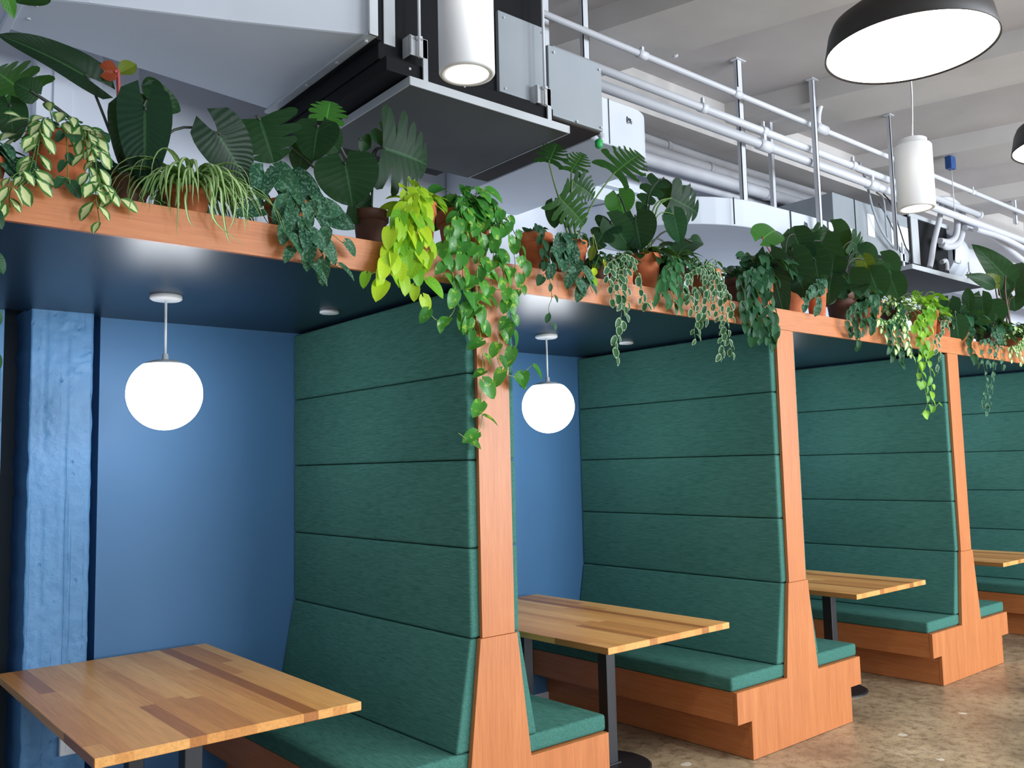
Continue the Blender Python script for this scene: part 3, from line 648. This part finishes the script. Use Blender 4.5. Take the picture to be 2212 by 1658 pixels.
def split_leaf(bm, p, d, n, L, W, nf=5, s0=.42, gap=.5, fold=.18, droop=.5, mi=0, sweep=.14, rag=0):
    uvl, rl = layers(bm); d, n, s = frame(d, n); rv = random.random()
    ed = [(i/nf)**.92 for i in range(nf+1)]
    for side in (-1, 1):
        for k in range(nf):
            t0, t1 = ed[k], ed[k+1]; g = gap*random.uniform(.7, 1.25); last = k == nf-1; smax = random.uniform(.88, 1.05); NA, NS = 3, 6; rows = []
            for j in range(NS+1):
                sv = j/NS*smax; row = []
                for i in range(NA+1):
                    a = i/NA*2-1; e = max(0, (sv-s0)/(1-s0)); sh = 1-g*e*(1 if not last else .3)
                    if rag: sh *= 1-rag*math.sin(sv*14+k)**2*e
                    t = (t0+t1)/2+(t1-t0)/2*a*sh; t = t+sweep*sv*sv*(1-t)*max(0, min(1, t*3-.25))
                    ss = sv*(1-.10*a*a*(sv > .8))
                    al = L*(t-.24*ss*ss*(1-t)**2); la = side*W/2*ss*(prof('heart', min(.97, t*.93+.05)))
                    th = droop*al/L; y = L*math.sin(th)/droop; z = -L*(1-math.cos(th))/droop+fold*abs(la)-.25*abs(la)**2/W
                    v = bm.verts.new(p+d*y+s*la+n*z); v[rl] = rv; row.append((v, (side*ss*.5+.5, t)))
                rows.append(row)
            for A, B in zip(rows, rows[1:]):
                for i in range(NA):
                    q = (A[i], A[i+1], B[i+1], B[i]); q = q if side < 0 else q[::-1]
                    f = bm.faces.new([x[0] for x in q]); f.smooth = True; f.material_index = mi
                    for lo, x in zip(f.loops, q): lo[uvl].uv = x[1]
def rv3(k): return Vector((random.uniform(-k, k), random.uniform(-k, k), random.uniform(-k, k)))
class Plant:
    def __init__(s, label, px, top, w, cy=None, mt=None, cat='potted plant', group=None, saucer=True, hmin=.10):
        mt = mt or M_terra
        y = cy if cy is not None else .13
        for _ in range(3):
            c = at(px, top, y=y); s.r = w/2*depth(c)/FPX
            if cy is None: y = s.r+.03
        s.c = Vector((c.x, y, SHELF)); h = max(hmin, min(.27, at(px, top, y=y-s.r*.5).z-SHELF)); s.h = h
        s.t = thing('potted_plant', label, cat, s.c, group)
        r = s.r; b = bmesh.new(); sz = .012 if saucer else 0
        lathe(b, [(r*.66, sz), (r*.69, sz+.003), (r*.90, h*.78), (r*.91, h*.785), (r*1.0, h*.79), (r*1.02, h*.97), (r*1.0, h), (r*.93, h), (r*.90, h*.93)], s.c, 36, cap1=False); mesh_obj('pot', b, mt, s.t, True)
        if saucer:
            b = bmesh.new(); lathe(b, [(r*.74, 0), (r*.88, .018), (r*.92, .02), (r*.90, .024), (r*.84, .022), (r*.72, .008)], s.c, 36); mesh_obj('saucer', b, mt, s.t, True)
        b = bmesh.new(); lathe(b, [(r*.905, h*.93), (r*.6, h*.955), (r*.2, h*.96)], s.c, 24, cap0=False); mesh_obj('soil', b, M_soil, s.t, True)
        s.top = s.c+Vector((0, 0, h))
    def crown(s, n, R, L, W, mt, kind='heart', stem=None, up=.6, back=1.0, droop=.7, fold=.2, flat=1.0, name='foliage'):
        b = bmesh.new()
        for i in range(n):
            az = random.uniform(0, 2*math.pi); el = random.uniform(-.35, 1.25); q = random.uniform(.5, 1.1)
            o = Vector((math.cos(az)*math.cos(el), math.sin(az)*math.cos(el)*.8*back, math.sin(el)*up))*R*q
            if o.y+s.c.y > 1.2: o.y = 0
            p = s.top+o; p.z = max(p.z, HT+.02 if p.y > -.03 else p.z)
            st = s.top+Vector((random.uniform(-.4, .4)*s.r, random.uniform(-.4, .4)*s.r, -.012))
            tube(b, smooth_path([st, st*.5+p*.5+Vector((0, 0, R*.18)), p], 3), .0016, 5, 1)
            out = Vector((o.x, o.y, 0)); out = out.normalized() if out.length > .01 else Vector((0, -1, 0))
            d = out*.7+Vector((0, -.25, random.uniform(-.9, .25)))+rv3(.35); nn = Vector((0, -.5, .8))+out*.3+rv3(.45)
            if p.y > -.03 and p.z < HT+L*.8: d.z = max(d.z, -.15)
            k = random.uniform(.7, 1.15)
            leaf(b, p, d, nn, L*k, W*k, kind, fold, droop, 0)
        return mesh_obj(name, b, [mt, stem or M_stem], s.t)
    def vine(s, pts, L, W, mt, kind='heart', step=.035, stem=None, y=-.04, sx=None, droop=.5, fold=.22, lat=.5, fill=1.0, jit=.012, down=.9):
        """pts: where the vine passes, first over the edge of the shelf and then down"""
        W3 = [at(a, b_, y=y-.012*math.sin(i*1.9)) for i, (a, b_) in enumerate(pts)]
        x0 = sx if sx is not None else s.c.x+max(-1, min(1, (W3[0].x-s.c.x)/max(.01, s.r)))*s.r*.7
        path = [Vector((s.c.x*.5+x0*.5, s.c.y, s.top.z-.01)), Vector((x0, s.c.y-s.r*.95, s.top.z+.018))]
        e = W3[0].copy()
        if e.z > HT+.03: pass
        else: path.append(Vector((x0*.35+e.x*.65, -.022, HT+.022)))
        path = smooth_path(path+W3, 5)
        b = bmesh.new(); tube(b, path, .0022, 6, 1, .0012)
        acc = 0; side = 1; nxt = step*random.random()
        for A, B in zip(path, path[1:]):
            sg = (B-A).length; dn = (B-A)/max(sg, 1e-6)
            while nxt <= acc+sg:
                q = A+dn*(nxt-acc); nxt += step*random.uniform(.75, 1.3); side = -side
                if random.random() > fill: continue
                p = q+Vector((side*random.uniform(.3, 1)*.014, -.008, random.uniform(-.008, .008)))+rv3(jit*.5)
                p.y = min(p.y, -.028) if p.z < HT+.01 else p.y
                tube(b, [q, q*.5+p*.5+Vector((0, -.004, .003)), p], .0011, 5, 1)
                d = Vector((side*lat, -.18, -down))+dn*.25+rv3(.38); nn = Vector((-.25+side*.2, -1, .55))+rv3(.45); k = random.uniform(.68, 1.15)
                leaf(b, p, d, nn, L*k, W*k, kind, fold, droop, 0)
            acc += sg
        return mesh_obj('vine', b, [mt, stem or M_stem], s.t)
    def big(s, a, tip, wpx, y, mt, kind='heart', dy=0, roll=0, petiole=True, pm=None, pr=.0045, arch=.10, fold=.14, droop=.5, wave=.012, tilt=.25, **kw):
        p0 = at(*a, y=y); p1 = at(*tip, y=y+dy); d = p1-p0; L = d.length; W = wpx*depth(p0)/FPX
        n = (CAM-p0).normalized()+Vector((0, 0, tilt)); n = Matrix.Rotation(roll, 3, d.normalized()) @ n
        b = bmesh.new()
        if kind == 'split': split_leaf(b, p0, d, n, L, W, fold=fold, droop=droop, **kw)
        else: leaf(b, p0, d, n, L, W, kind, fold, droop, 0, 12, 4, wave)
        lf = mesh_obj('leaf', b, mt, s.t)
        if petiole:
            b = bmesh.new(); q = s.top+Vector((random.uniform(-.3, .3)*s.r, random.uniform(-.2, .3)*s.r, -.01))
            mid = q*.45+p0*.55+Vector((0, .02, arch)); tube(b, smooth_path([q, mid, p0, p0+d.normalized()*.012], 5), pr*1.25, 8, 0, pr*.8)
            mesh_obj('petiole', b, pm or M_stemd, lf)
    def blades(s, n, L, w, mt, R=.03):
        b = bmesh.new(); uvl, rl = layers(b)
        for i in range(n):
            az = random.uniform(0, 2*math.pi); hd = Vector((math.cos(az), math.sin(az)*.8-.2, 0)); LL = L*random.uniform(.55, 1.15)
            p = s.top+hd*R*random.random(); p.z += .0; ang = random.uniform(.25, 1.3); kk = (ang+1.3)/(LL*random.uniform(.5, .85)); aend = -random.uniform(1.0, 1.9); yaw = random.uniform(-.09, .09); NN = 11; rows = []; tw = Vector((-hd.y, hd.x, 0)); rv = random.random()
            for j in range(NN+1):
                t = j/NN; ww = w*(.55+.45*math.sin(math.pi*min(1, t*1.2+.1)))*(1-t**3*.95)
                dr = hd*math.cos(ang)+Vector((0, 0, math.sin(ang)))
                nn = dr.cross(tw)
                if p.z < HT+.01 and p.y > -.03:
                    p = p.copy()
                    if p.y < .07: p.y = -.03-.01*random.random()
                    else: p.z = HT+.012
                rows.append([(p+tw*ww*a+nn*abs(a)*ww*.45*-1, (a*.5+.5, t)) for a in (-1, -.5, 0, .5, 1)])
                p = p+dr*(LL/NN); ang = max(aend, ang-kk*LL/NN); hd = Matrix.Rotation(yaw, 3, 'Z') @ hd; tw = (tw+rv3(.05)).normalized()
            vs = [[(b.verts.new(q), uv) for q, uv in r_] for r_ in rows]
            for r_ in vs:
                for v, _ in r_: v[rl] = rv
            for A, B in zip(vs, vs[1:]):
                for k in range(4):
                    q = (A[k], A[k+1], B[k+1], B[k]); f = b.faces.new([x[0] for x in q]); f.smooth = True
                    for lo, x in zip(f.loops, q): lo[uvl].uv = x[1]
        return mesh_obj('blade_leaves', b, mt, s.t)
    def ribbon_path(s, pts, w, mt, y=-.05):
        b = bmesh.new(); uvl, rl = layers(b); P3 = [s.top+Vector((0, -.02, .02))]+[at(a, c, y=y) for a, c in pts]; P3 = smooth_path(P3, 5); vs = []
        for j, p in enumerate(P3):
            t = j/(len(P3)-1); ww = w*(1-t**2.5); vs.append([(b.verts.new(p+Vector((a*ww, -abs(a)*ww*.4, 0))), (a*.5+.5, t)) for a in (-1, 0, 1)])
        for A, B in zip(vs, vs[1:]):
            for k in range(2):
                q = (A[k], A[k+1], B[k+1], B[k]); f = b.faces.new([x[0] for x in q]); f.smooth = True
                for lo, x in zip(f.loops, q): lo[uvl].uv = x[1]
        mesh_obj('runner', b, mt, s.t)

# far left: leaves reaching in from outside the frame
p = Plant('split leaf monstera whose lit leaf enters at the left edge', -75, 330, 110, .38)
p.big((58, 205), (-30, 130), 150, .34, L_monl, 'split', dy=.1, nf=5, pm=M_stemd, arch=.02)
p.big((20, 225), (30, 300), 70, .30, L_mon, 'heart', dy=-.03)
p.big((45, -30), (40, 12), 120, .2, L_mon, 'heart', dy=.04, petiole=False); p.big((10, -20), (30, 38), 30, .2, L_monl, 'lance', petiole=False)
p = Plant('silver spotted trailing plant cut by the left edge of the frame', -28, 335, 80)
p.crown(20, .10, .085, .06, L_satin, 'heart'); p.vine([(-30, 440), (-28, 560), (-24, 700), (-22, 820)], .06, .045, L_pothd, step=.07)
# 1 variegated hoya, first visible pot
p = Plant('variegated cream leaved trailing plant in the leftmost terracotta pot', 128, 288, 128)
p.crown(22, .13, .075, .042, L_hoyc, 'oval', up=.8); p.crown(16, .15, .07, .045, L_pothd, 'oval', up=.5)
p.vine([(62, 385), (30, 400), (20, 425), (22, 448)], .06, .034, L_hoyc, 'oval', step=.026, lat=.9)
p.vine([(45, 370), (22, 390), (8, 440)], .06, .034, L_hoyc, 'oval', step=.032, lat=.9)
p.vine([(205, 400), (208, 430), (215, 480)], .065, .038, L_hoyc, 'oval', step=.026, lat=.8)
p.vine([(225, 395), (240, 415), (258, 432)], .06, .036, L_hoyc, 'oval', step=.03, lat=.9)
p.vine([(150, 385), (128, 382), (112, 372)], .05, .036, L_pothd, 'heart', step=.05)
# 2 dark philodendron
p = Plant('large dark philodendron with tall arrow leaves and a red new shoot', 275, 372, 96, .20, M_brownpot)
p.big((190, 168), (5, 55), 92, .22, L_phil, 'arrow', dy=-.06, roll=.5, fold=.30, droop=.35, arch=.03)
p.big((313, 232), (312, 408), 112, .10, L_phil, 'arrow', dy=-.03, tilt=.1, droop=.3)
p.big((328, 205), (402, 240), 62, .22, L_mon, 'arrow', dy=.02); p.big((335, 205), (318, 160), 45, .2, L_mon, 'heart')
p.big((268, 255), (282, 400), 66, .18, L_phil, 'arrow', dy=0, tilt=0)
p.big((255, 158), (205, 150), 44, .22, L_red, 'lance', pm=M_stemr, pr=.007, arch=.01, fold=.5)
p.big((256, 158), (300, 132), 34, .22, L_olive, 'lance', petiole=False, fold=.4)
p.big((468, 286), (556, 412), 124, .16, L_phil, 'arrow', dy=.03, roll=-.3, arch=.09)
p.big((75, 202), (30, 175), 60, .25, L_mon, 'heart', arch=.04, pr=.006)
p.crown(10, .12, .09, .06, L_phil, 'heart', M_stemd, up=.3)
# 3 spider plant
p = Plant('striped spider plant with arching ribbon leaves', 405, 405, 100, .15)
p.blades(200, .37, .0100, L_spid, .07)
p.ribbon_path([(400, 430), (410, 480), (432, 492)], .005, L_spid); p.ribbon_path([(455, 400), (460, 470), (500, 510), (532, 530)], .007, L_spid)
p.ribbon_path([(500, 420), (505, 470), (492, 500)], .006, L_spid); p.ribbon_path([(470, 400), (480, 450), (492, 515), (515, 528)], .006, L_spid)
# 4 satin pothos
p = Plant('silver veined satin pothos in a low terracotta pot', 622, 432, 100, None)
for a, t_, w in (((572, 372), (560, 425), 62), ((600, 375), (650, 425), 58), ((640, 390), (700, 440), 60), ((660, 420), (715, 470), 55), ((560, 450), (512, 458), 40), ((720, 470), (768, 492), 45), ((690, 450), (745, 455), 50)):
    p.big(a, t_, w, .06, L_satin, 'arrow', dy=-.05, pm=M_stem, pr=.002, arch=.02, fold=.25)
p.crown(5, .10, .10, .06, L_satin, 'arrow')
for v in ([(625, 500), (622, 520), (632, 545)], [(650, 490), (690, 520), (700, 560), (735, 580)], [(660, 480), (672, 530), (662, 575)], [(700, 490), (735, 520), (762, 535)]):
    p.vine(v, .095, .055, L_satin, 'heart', step=.06, lat=.6)
# 5 monstera
p = Plant('tall split leaf monstera in a dark brown pot', 800, 452, 78, .22, M_brownpot)
p.big((560, 255), (592, 345), 185, .26, L_mon, 'split', dy=-.04, nf=4, arch=.0)
p.big((688, 272), (672, 338), 98, .20, L_mon, 'heart', dy=-.03, roll=.2); p.big((700, 290), (735, 330), 70, .19, L_mon, 'heart')
p.big((705, 262), (715, 205), 92, .34, L_monl, 'split', dy=.03, nf=5, arch=.02)
p.big((745, 350), (762, 443), 140, .10, L_mon, 'heart', dy=-.02, wave=.02)
p.big((826, 320), (940, 352), 200, .14, L_mon, 'split', dy=-.03, nf=5, gap=.5, s0=.3); p.big((826, 318), (870, 262), 90, .16, L_mon, 'split', dy=.02, nf=3, roll=.3)
p.big((776, 300), (805, 320), 42, .2, L_mon, 'lance'); p.big((655, 320), (645, 372), 56, .28, L_mon, 'heart'); p.big((765, 440), (800, 470), 90, .2, L_mon, 'heart', tilt=.6)
# 6 lime philodendron
p = Plant('bright lime green trailing philodendron', 905, 432, 76, .10)
p.crown(26, .09, .085, .062, L_lime, 'heart', M_steml, up=.8)
p.big((895, 425), (935, 480), 50, .03, L_lime, 'heart', pm=M_steml, pr=.002); p.big((880, 415), (900, 455), 42, .02, L_lime, 'heart', pm=M_steml, pr=.002)
for v in ([(868, 500), (850, 540), (835, 575), (830, 625)], [(880, 500), (868, 560), (862, 610)], [(905, 500), (900, 560), (895, 600), (912, 655)], [(915, 500), (922, 540), (905, 590), (925, 607)], [(850, 540), (820, 580), (785, 600)], [(860, 470), (845, 520), (850, 590)]):
    p.vine(v, .088, .064, L_lime, 'heart', step=.046, stem=M_steml, lat=.35)
# 7 pothos on the post
p = Plant('variegated green pothos whose longest vine hangs down the nearest post', 1003, 452, 122, None)
p.crown(60, .18, .085, .064, L_poth, 'heart', M_stem, up=.75)
p.vine([(1033, 560), (1030, 620), (1036, 700), (1043, 790), (1040, 860), (1040, 915), (1018, 950), (990, 935)], .082, .060, L_poth, 'heart', step=.066, stem=M_steml, lat=1.0, down=.35)
p.vine([(1085, 560), (1093, 640), (1092, 700), (1072, 750), (1085, 800), (1118, 812), (1150, 788)], .075, .054, L_poth, 'heart', step=.062, stem=M_steml, lat=.7)
p.vine([(1085, 580), (1100, 660), (1104, 700), (1108, 760)], .075, .054, L_poth, 'heart', step=.045, lat=.7)
p.vine([(975, 560), (985, 640), (975, 680), (945, 692), (920, 665)], .070, .052, L_poth, 'heart', step=.06, stem=M_steml)
p.vine([(1040, 560), (1032, 640), (1012, 690), (985, 668)], .078, .060, L_poth, 'heart', step=.055)
p.vine([(1000, 540), (1000, 620), (1012, 670)], .078, .062, L_poth, 'heart', step=.05); p.vine([(960, 520), (962, 570), (955, 610)], .078, .06, L_poth, 'heart', step=.05)
p.vine([(1110, 500), (1130, 560), (1125, 620), (1112, 640)], .062, .045, L_poth, 'heart', step=.042); p.vine([(1065, 520), (1062, 580), (1055, 640), (1020, 720)], .066, .05, L_poth, 'heart', step=.05)
p.vine([(1095, 500), (1112, 560), (1110, 600)], .062, .045, L_poth, 'heart', step=.042)
# 8 small pot
p = Plant('small leaved plant with one thin strand in the pot right of the nearest post', 1154, 502, 80, None)
p.crown(36, 0.08, .04, .03, L_pothd, 'oval', up=.5); p.vine([(1185, 590), (1192, 640), (1185, 665), (1190, 705)], .045, .026, L_pothd, 'oval', step=.06); p.vine([(1175, 560), (1180, 585), (1165, 600)], .05, .04, L_pothd, step=.04)
# 9 satin + cut-leaf philodendron
p = Plant('tall cut leaf philodendron rising on green stalks below the grey end box', 1240, 518, 56, .16)
for a, t_, w, y, dy in (((1325, 376), (1398, 312), 118, .16, -.04), ((1186, 352), (1208, 292), 78, .20, .03), ((1234, 372), (1266, 316), 72, .20, 0), ((1236, 392), (1292, 425), 78, .18, -.04), ((1206, 424), (1272, 488), 100, .13, -.04)):
    p.big(a, t_, w, y, L_selo, 'split', dy=dy, nf=7, s0=.12, gap=.62, sweep=.30, rag=.35, pm=M_stem, arch=.02, pr=.004)
p.big((1196, 440), (1198, 492), 40, .2, L_mon, 'heart'); p.crown(19, 0.10, .06, .045, L_pothd)
p = Plant('silvery trailing plant with larger round leaves hanging over the shelf edge', 1214, 535, 50, .05, saucer=False)
p.crown(14, 0.08, .07, .05, L_satin)
for v in ([(1215, 560), (1240, 600), (1255, 630)], [(1200, 545), (1190, 575)], [(1235, 555), (1262, 590), (1280, 632)], [(1215, 540), (1212, 500), (1225, 560)]): p.vine(v, .085, .062, L_satin, 'heart', step=.04)
# monstera 2
p = Plant('dark monstera with drooping split leaves above the second booth', 1392, 546, 70, None)
p.big((1335, 420), (1350, 466), 68, .22, L_monl, 'heart'); p.big((1425, 388), (1385, 440), 60, .18, L_mon, 'split', nf=4, s0=.2, gap=.5, dy=-.04); p.big((1432, 385), (1440, 448), 40, .18, L_mon, 'lance')
p.big((1448, 428), (1525, 460), 110, .14, L_mon, 'split', nf=4, s0=.3, gap=.7, dy=-.05, pm=M_stem); p.big((1450, 430), (1512, 385), 34, .16, L_mon, 'lance', pm=M_stem)
p.big((1320, 478), (1285, 530), 74, .14, L_mon, 'split', nf=3, gap=.6); p.big((1372, 470), (1385, 538), 88, .10, L_mon, 'heart', dy=-.02); p.big((1320, 480), (1372, 545), 70, .12, L_mon, 'heart')
p.big((1455, 462), (1470, 527), 50, .08, L_pothd, 'heart', pm=M_stem, pr=.003); p.big((1460, 548), (1520, 498), 52, .14, L_mon, 'heart', tilt=.6); p.big((1490, 520), (1532, 515), 30, .16, L_mon, 'lance')
p.crown(19, 0.14, .10, .08, L_mon, up=.5)
p = Plant('pointed leaved small plant with a yellowing leaf, left of the dark monstera', 1290, 560, 52, .10, M_brownpot, saucer=False)
p.crown(30, 0.09, .08, .032, L_pothd, 'lance'); p.big((1282, 530), (1275, 560), 18, .02, L_olive, 'oval', pm=M_steml, pr=.0015); p.vine([(1265, 590), (1250, 600)], .07, .04, L_lime, 'oval', step=.08)
p = Plant('cream edged hoya spilling from a pinkish terracotta pot', 1340, 560, 64, None)
p.crown(36, 0.10, .058, .034, L_hoye, 'oval')
for v in ([(1325, 590), (1338, 640), (1342, 680), (1328, 730), (1326, 765)], [(1345, 590), (1350, 640), (1348, 680)], [(1310, 580), (1318, 620), (1322, 650)], [(1375, 590), (1385, 630), (1388, 655), (1412, 650)]): p.vine(v, .055, .032, L_hoye, 'oval', step=.027)
p = Plant('bushy plain green plant between the two cream edged hoyas', 1450, 565, 62, None, M_brownpot)
p.crown(70, 0.13, .085, .036, L_bush, 'lance', up=.8)
for v in ([(1440, 600), (1445, 640), (1465, 660)], [(1425, 600), (1425, 640)], [(1465, 600), (1470, 640)]): p.vine(v, .08, .035, L_bush, 'lance', step=.02, lat=.6)
p = Plant('pale edged hoya with long strands reaching below the shelf board', 1518, 580, 76, None)
p.crown(61, 0.14, .056, .034, L_hoye, 'oval')
for v in ([(1500, 620), (1508, 670), (1500, 710), (1502, 735)], [(1540, 620), (1545, 670), (1560, 710), (1552, 770)], [(1550, 610), (1562, 680), (1570, 730), (1582, 765)], [(1485, 600), (1490, 650), (1495, 670)], [(1520, 610), (1525, 650), (1515, 700)], [(1560, 620), (1575, 650), (1580, 690)]): p.vine(v, .052, .030, L_hoye, 'oval', step=.020, lat=.6)
p = Plant('dark low plant in a brown pot beside the second post', 1588, 600, 66, .16, M_brownpot)
p.crown(33, 0.10, .07, .03, L_phil, 'lance', up=.9)
p = Plant('heart leaved philodendron cascading over the second post', 1640, 590, 70, None)
p.crown(85, 0.20, .085, .066, L_pothd, up=.8)
for v in ([(1600, 600), (1605, 660), (1610, 710)], [(1620, 600), (1632, 670), (1640, 730)], [(1645, 620), (1655, 690), (1660, 740)], [(1660, 640), (1675, 700), (1668, 745)], [(1630, 610), (1618, 650), (1628, 700), (1622, 740)]): p.vine(v, .075, .058, L_pothd, 'heart', step=.028)
# philodendron with red stems
p = Plant('broad leaved philodendron with red stalks above the second post', 1700, 600, 80, .20)
p.big((1648, 515), (1690, 478), 72, .24, L_monl, 'heart', pm=M_stemr, dy=.02, arch=.02); p.big((1715, 505), (1740, 560), 70, .2, L_mon, 'heart'); p.big((1755, 495), (1778, 520), 44, .24, L_mon, 'split', nf=4); p.big((1745, 540), (1760, 575), 66, .2, L_mon, 'heart')
p.big((1666, 570), (1697, 695), 66, .04, L_phil, 'arrow', dy=-.05, tilt=0); p.big((1712, 560), (1745, 650), 78, .08, L_mon, 'arrow', dy=-.04); p.big((1735, 505), (1700, 545), 60, .26, L_mon, 'heart')
p.crown(27, 0.18, .11, .09, L_mon, up=.5)
for a, t_, w, y in (((1775, 520), (1768, 590), 74, .16), ((1725, 530), (1760, 585), 66, .24), ((1790, 545), (1812, 600), 60, .26), ((1690, 560), (1678, 640), 60, .14), ((1655, 560), (1630, 600), 50, .2), ((1800, 500), (1840, 560), 64, .3), ((1760, 560), (1775, 640), 62, .1)): p.big(a, t_, w, y, L_mon, 'arrow', dy=-.03)
p = Plant('trailing satin plant in a tall terracotta pot between two philodendrons', 1762, 612, 46, .10)
p.crown(20, 0.09, .06, .045, L_satin); p.vine([(1740, 640), (1738, 668)], .06, .045, L_satin, step=.04); p.vine([(1768, 640), (1762, 672)], .06, .045, L_satin, step=.04)
p = Plant('heart leaved philodendron with one large pale veined leaf over the third booth', 1815, 628, 66, .14, M_brownpot)
p.big((1832, 592), (1842, 648), 90, .06, L_mon, 'heart', dy=-.03, wave=.02); p.big((1838, 520), (1878, 545), 62, .2, L_mon, 'split', nf=5, gap=.6); p.big((1866, 560), (1885, 612), 40, .12, L_olive, 'heart'); p.big((1900, 580), (1915, 600), 46, .2, L_mon, 'heart'); p.big((1800, 560), (1795, 600), 62, .14, L_mon, 'heart')
p.crown(44, 0.19, .10, .08, L_mon, up=.6)
for a, t_, w, y in (((1880, 590), (1905, 650), 70, .1), ((1855, 545), (1895, 590), 66, .22), ((1905, 560), (1940, 610), 64, .26), ((1795, 600), (1788, 650), 56, .08), ((1925, 600), (1945, 655), 56, .2)): p.big(a, t_, w, y, L_mon, 'heart', dy=-.03)
p = Plant('ivy like plant trailing from a pinkish pot over the third booth', 1872, 648, 62, None)
p.crown(68, 0.15, .058, .040, L_pothd, 'heart')
for v in ([(1850, 680), (1848, 710), (1855, 745)], [(1835, 670), (1832, 700), (1842, 730)], [(1865, 690), (1862, 720)], [(1880, 690), (1885, 715)]): p.vine(v, .052, .038, L_pothd, step=.022)
p = Plant('white flecked trailing plant left of the far lime green one', 1930, 668, 56, None, M_brownpot)
p.crown(85, 0.19, .055, .036, L_hoyc, 'oval', up=.7)
for v in ([(1915, 700), (1922, 740), (1925, 775)], [(1935, 700), (1942, 740), (1948, 790)], [(1950, 700), (1960, 740), (1968, 770)], [(1900, 690), (1905, 720)], [(1920, 700), (1930, 730), (1936, 760)]): p.vine(v, .058, .040, L_pothd if v[0][0] % 2 else L_hoyc, 'heart', step=.025)
p = Plant('far lime green trailing plant above the third post', 1995, 668, 58, None)
p.crown(68, 0.19, .075, .055, L_lime2, 'heart', M_steml, up=.9)
for v in ([(1985, 700), (1992, 760), (1990, 800), (2003, 870), (1990, 895)], [(2000, 700), (2005, 760), (2012, 830), (2015, 880), (2028, 870)], [(1975, 700), (1985, 750), (1980, 830)], [(2010, 700), (2008, 760)], [(1995, 700), (1998, 760), (1990, 800)], [(1980, 690), (1985, 740)]): p.vine(v, .060, .046, L_lime2, step=.055, stem=M_steml)
p = Plant('cream edged hoya in a terracotta pot right of the third post', 2030, 690, 52, None)
p.crown(40, 0.12, .06, .035, L_hoye, 'oval'); p.vine([(2020, 730), (2028, 770), (2020, 800)], .05, .03, L_hoye, 'oval', step=.03)
p = Plant('dark heart leaved philodendron over the third post', 2075, 700, 60, None)
p.crown(68, 0.22, .11, .085, L_pothd, up=.7); p.big((2065, 690), (2073, 742), 48, .0, L_pothd, 'heart', pm=M_stem, pr=.003); p.big((2090, 622), (2094, 680), 26, .1, L_mon, 'lance', petiole=False)
p.big((2085, 660), (2050, 690), 30, .1, L_mon, 'lance'); p.big((2120, 640), (2125, 690), 40, .08, L_mon, 'heart')
for a, t_, w, y in (((2110, 660), (2135, 715), 60, .14), ((2050, 650), (2040, 700), 50, .16), ((2140, 660), (2165, 705), 56, .2), ((2080, 690), (2110, 735), 52, .06)): p.big(a, t_, w, y, L_mon, 'heart', dy=-.03)
p.vine([(2090, 740), (2105, 770), (2110, 790)], .06, .05, L_pothd, step=.03)
p = Plant('pale stranded trailing plant hanging over the last booth', 2135, 715, 56, None, M_brownpot)
p.crown(74, 0.21, .08, .06, L_pothd, up=.6)
for v in ([(2115, 740), (2125, 790), (2130, 830), (2118, 880)], [(2150, 750), (2145, 800), (2138, 850), (2128, 895)], [(2160, 750), (2165, 800)], [(2140, 740), (2135, 790)]): p.vine(v, .045, .034, L_satin, step=.045)
p = Plant('tall dark plant with brown stalks at the right edge', 2185, 715, 66, .22, M_brownpot)
p.big((2172, 598), (2118, 535), 56, .2, L_mon, 'arrow', pm=M_stemb, pr=.008, dy=.02); p.big((2190, 625), (2208, 545), 62, .2, L_mon, 'arrow', pm=M_stemb, pr=.008); p.big((2150, 620), (2108, 592), 32, .24, L_mon, 'lance', pm=M_stemb, pr=.006)
p.big((2190, 640), (2192, 672), 50, .26, L_phil, 'heart', pm=M_stemb); p.big((2155, 610), (2130, 595), 30, .24, L_olive, 'heart', pm=M_stemb); p.crown(44, 0.20, .10, .08, L_mon, up=.5, stem=M_stemb)
p = Plant('cream flecked trailer in the lower right corner of the foliage', 2195, 728, 50, None)
p.crown(68, 0.19, .06, .04, L_hoyc, 'oval', up=.6)
for v in ([(2180, 750), (2185, 780)], [(2200, 750), (2205, 790)], [(2192, 750), (2195, 772)]): p.vine(v, .055, .036, L_hoyc, 'oval', step=.028)
for k, (px, lab) in enumerate(((2262, 'leafy plant just beyond the right edge of the frame'),)):
    p = Plant(lab, px, 738, 56, None); p.crown(68, 0.22, .09, .07, L_pothd, up=.8)
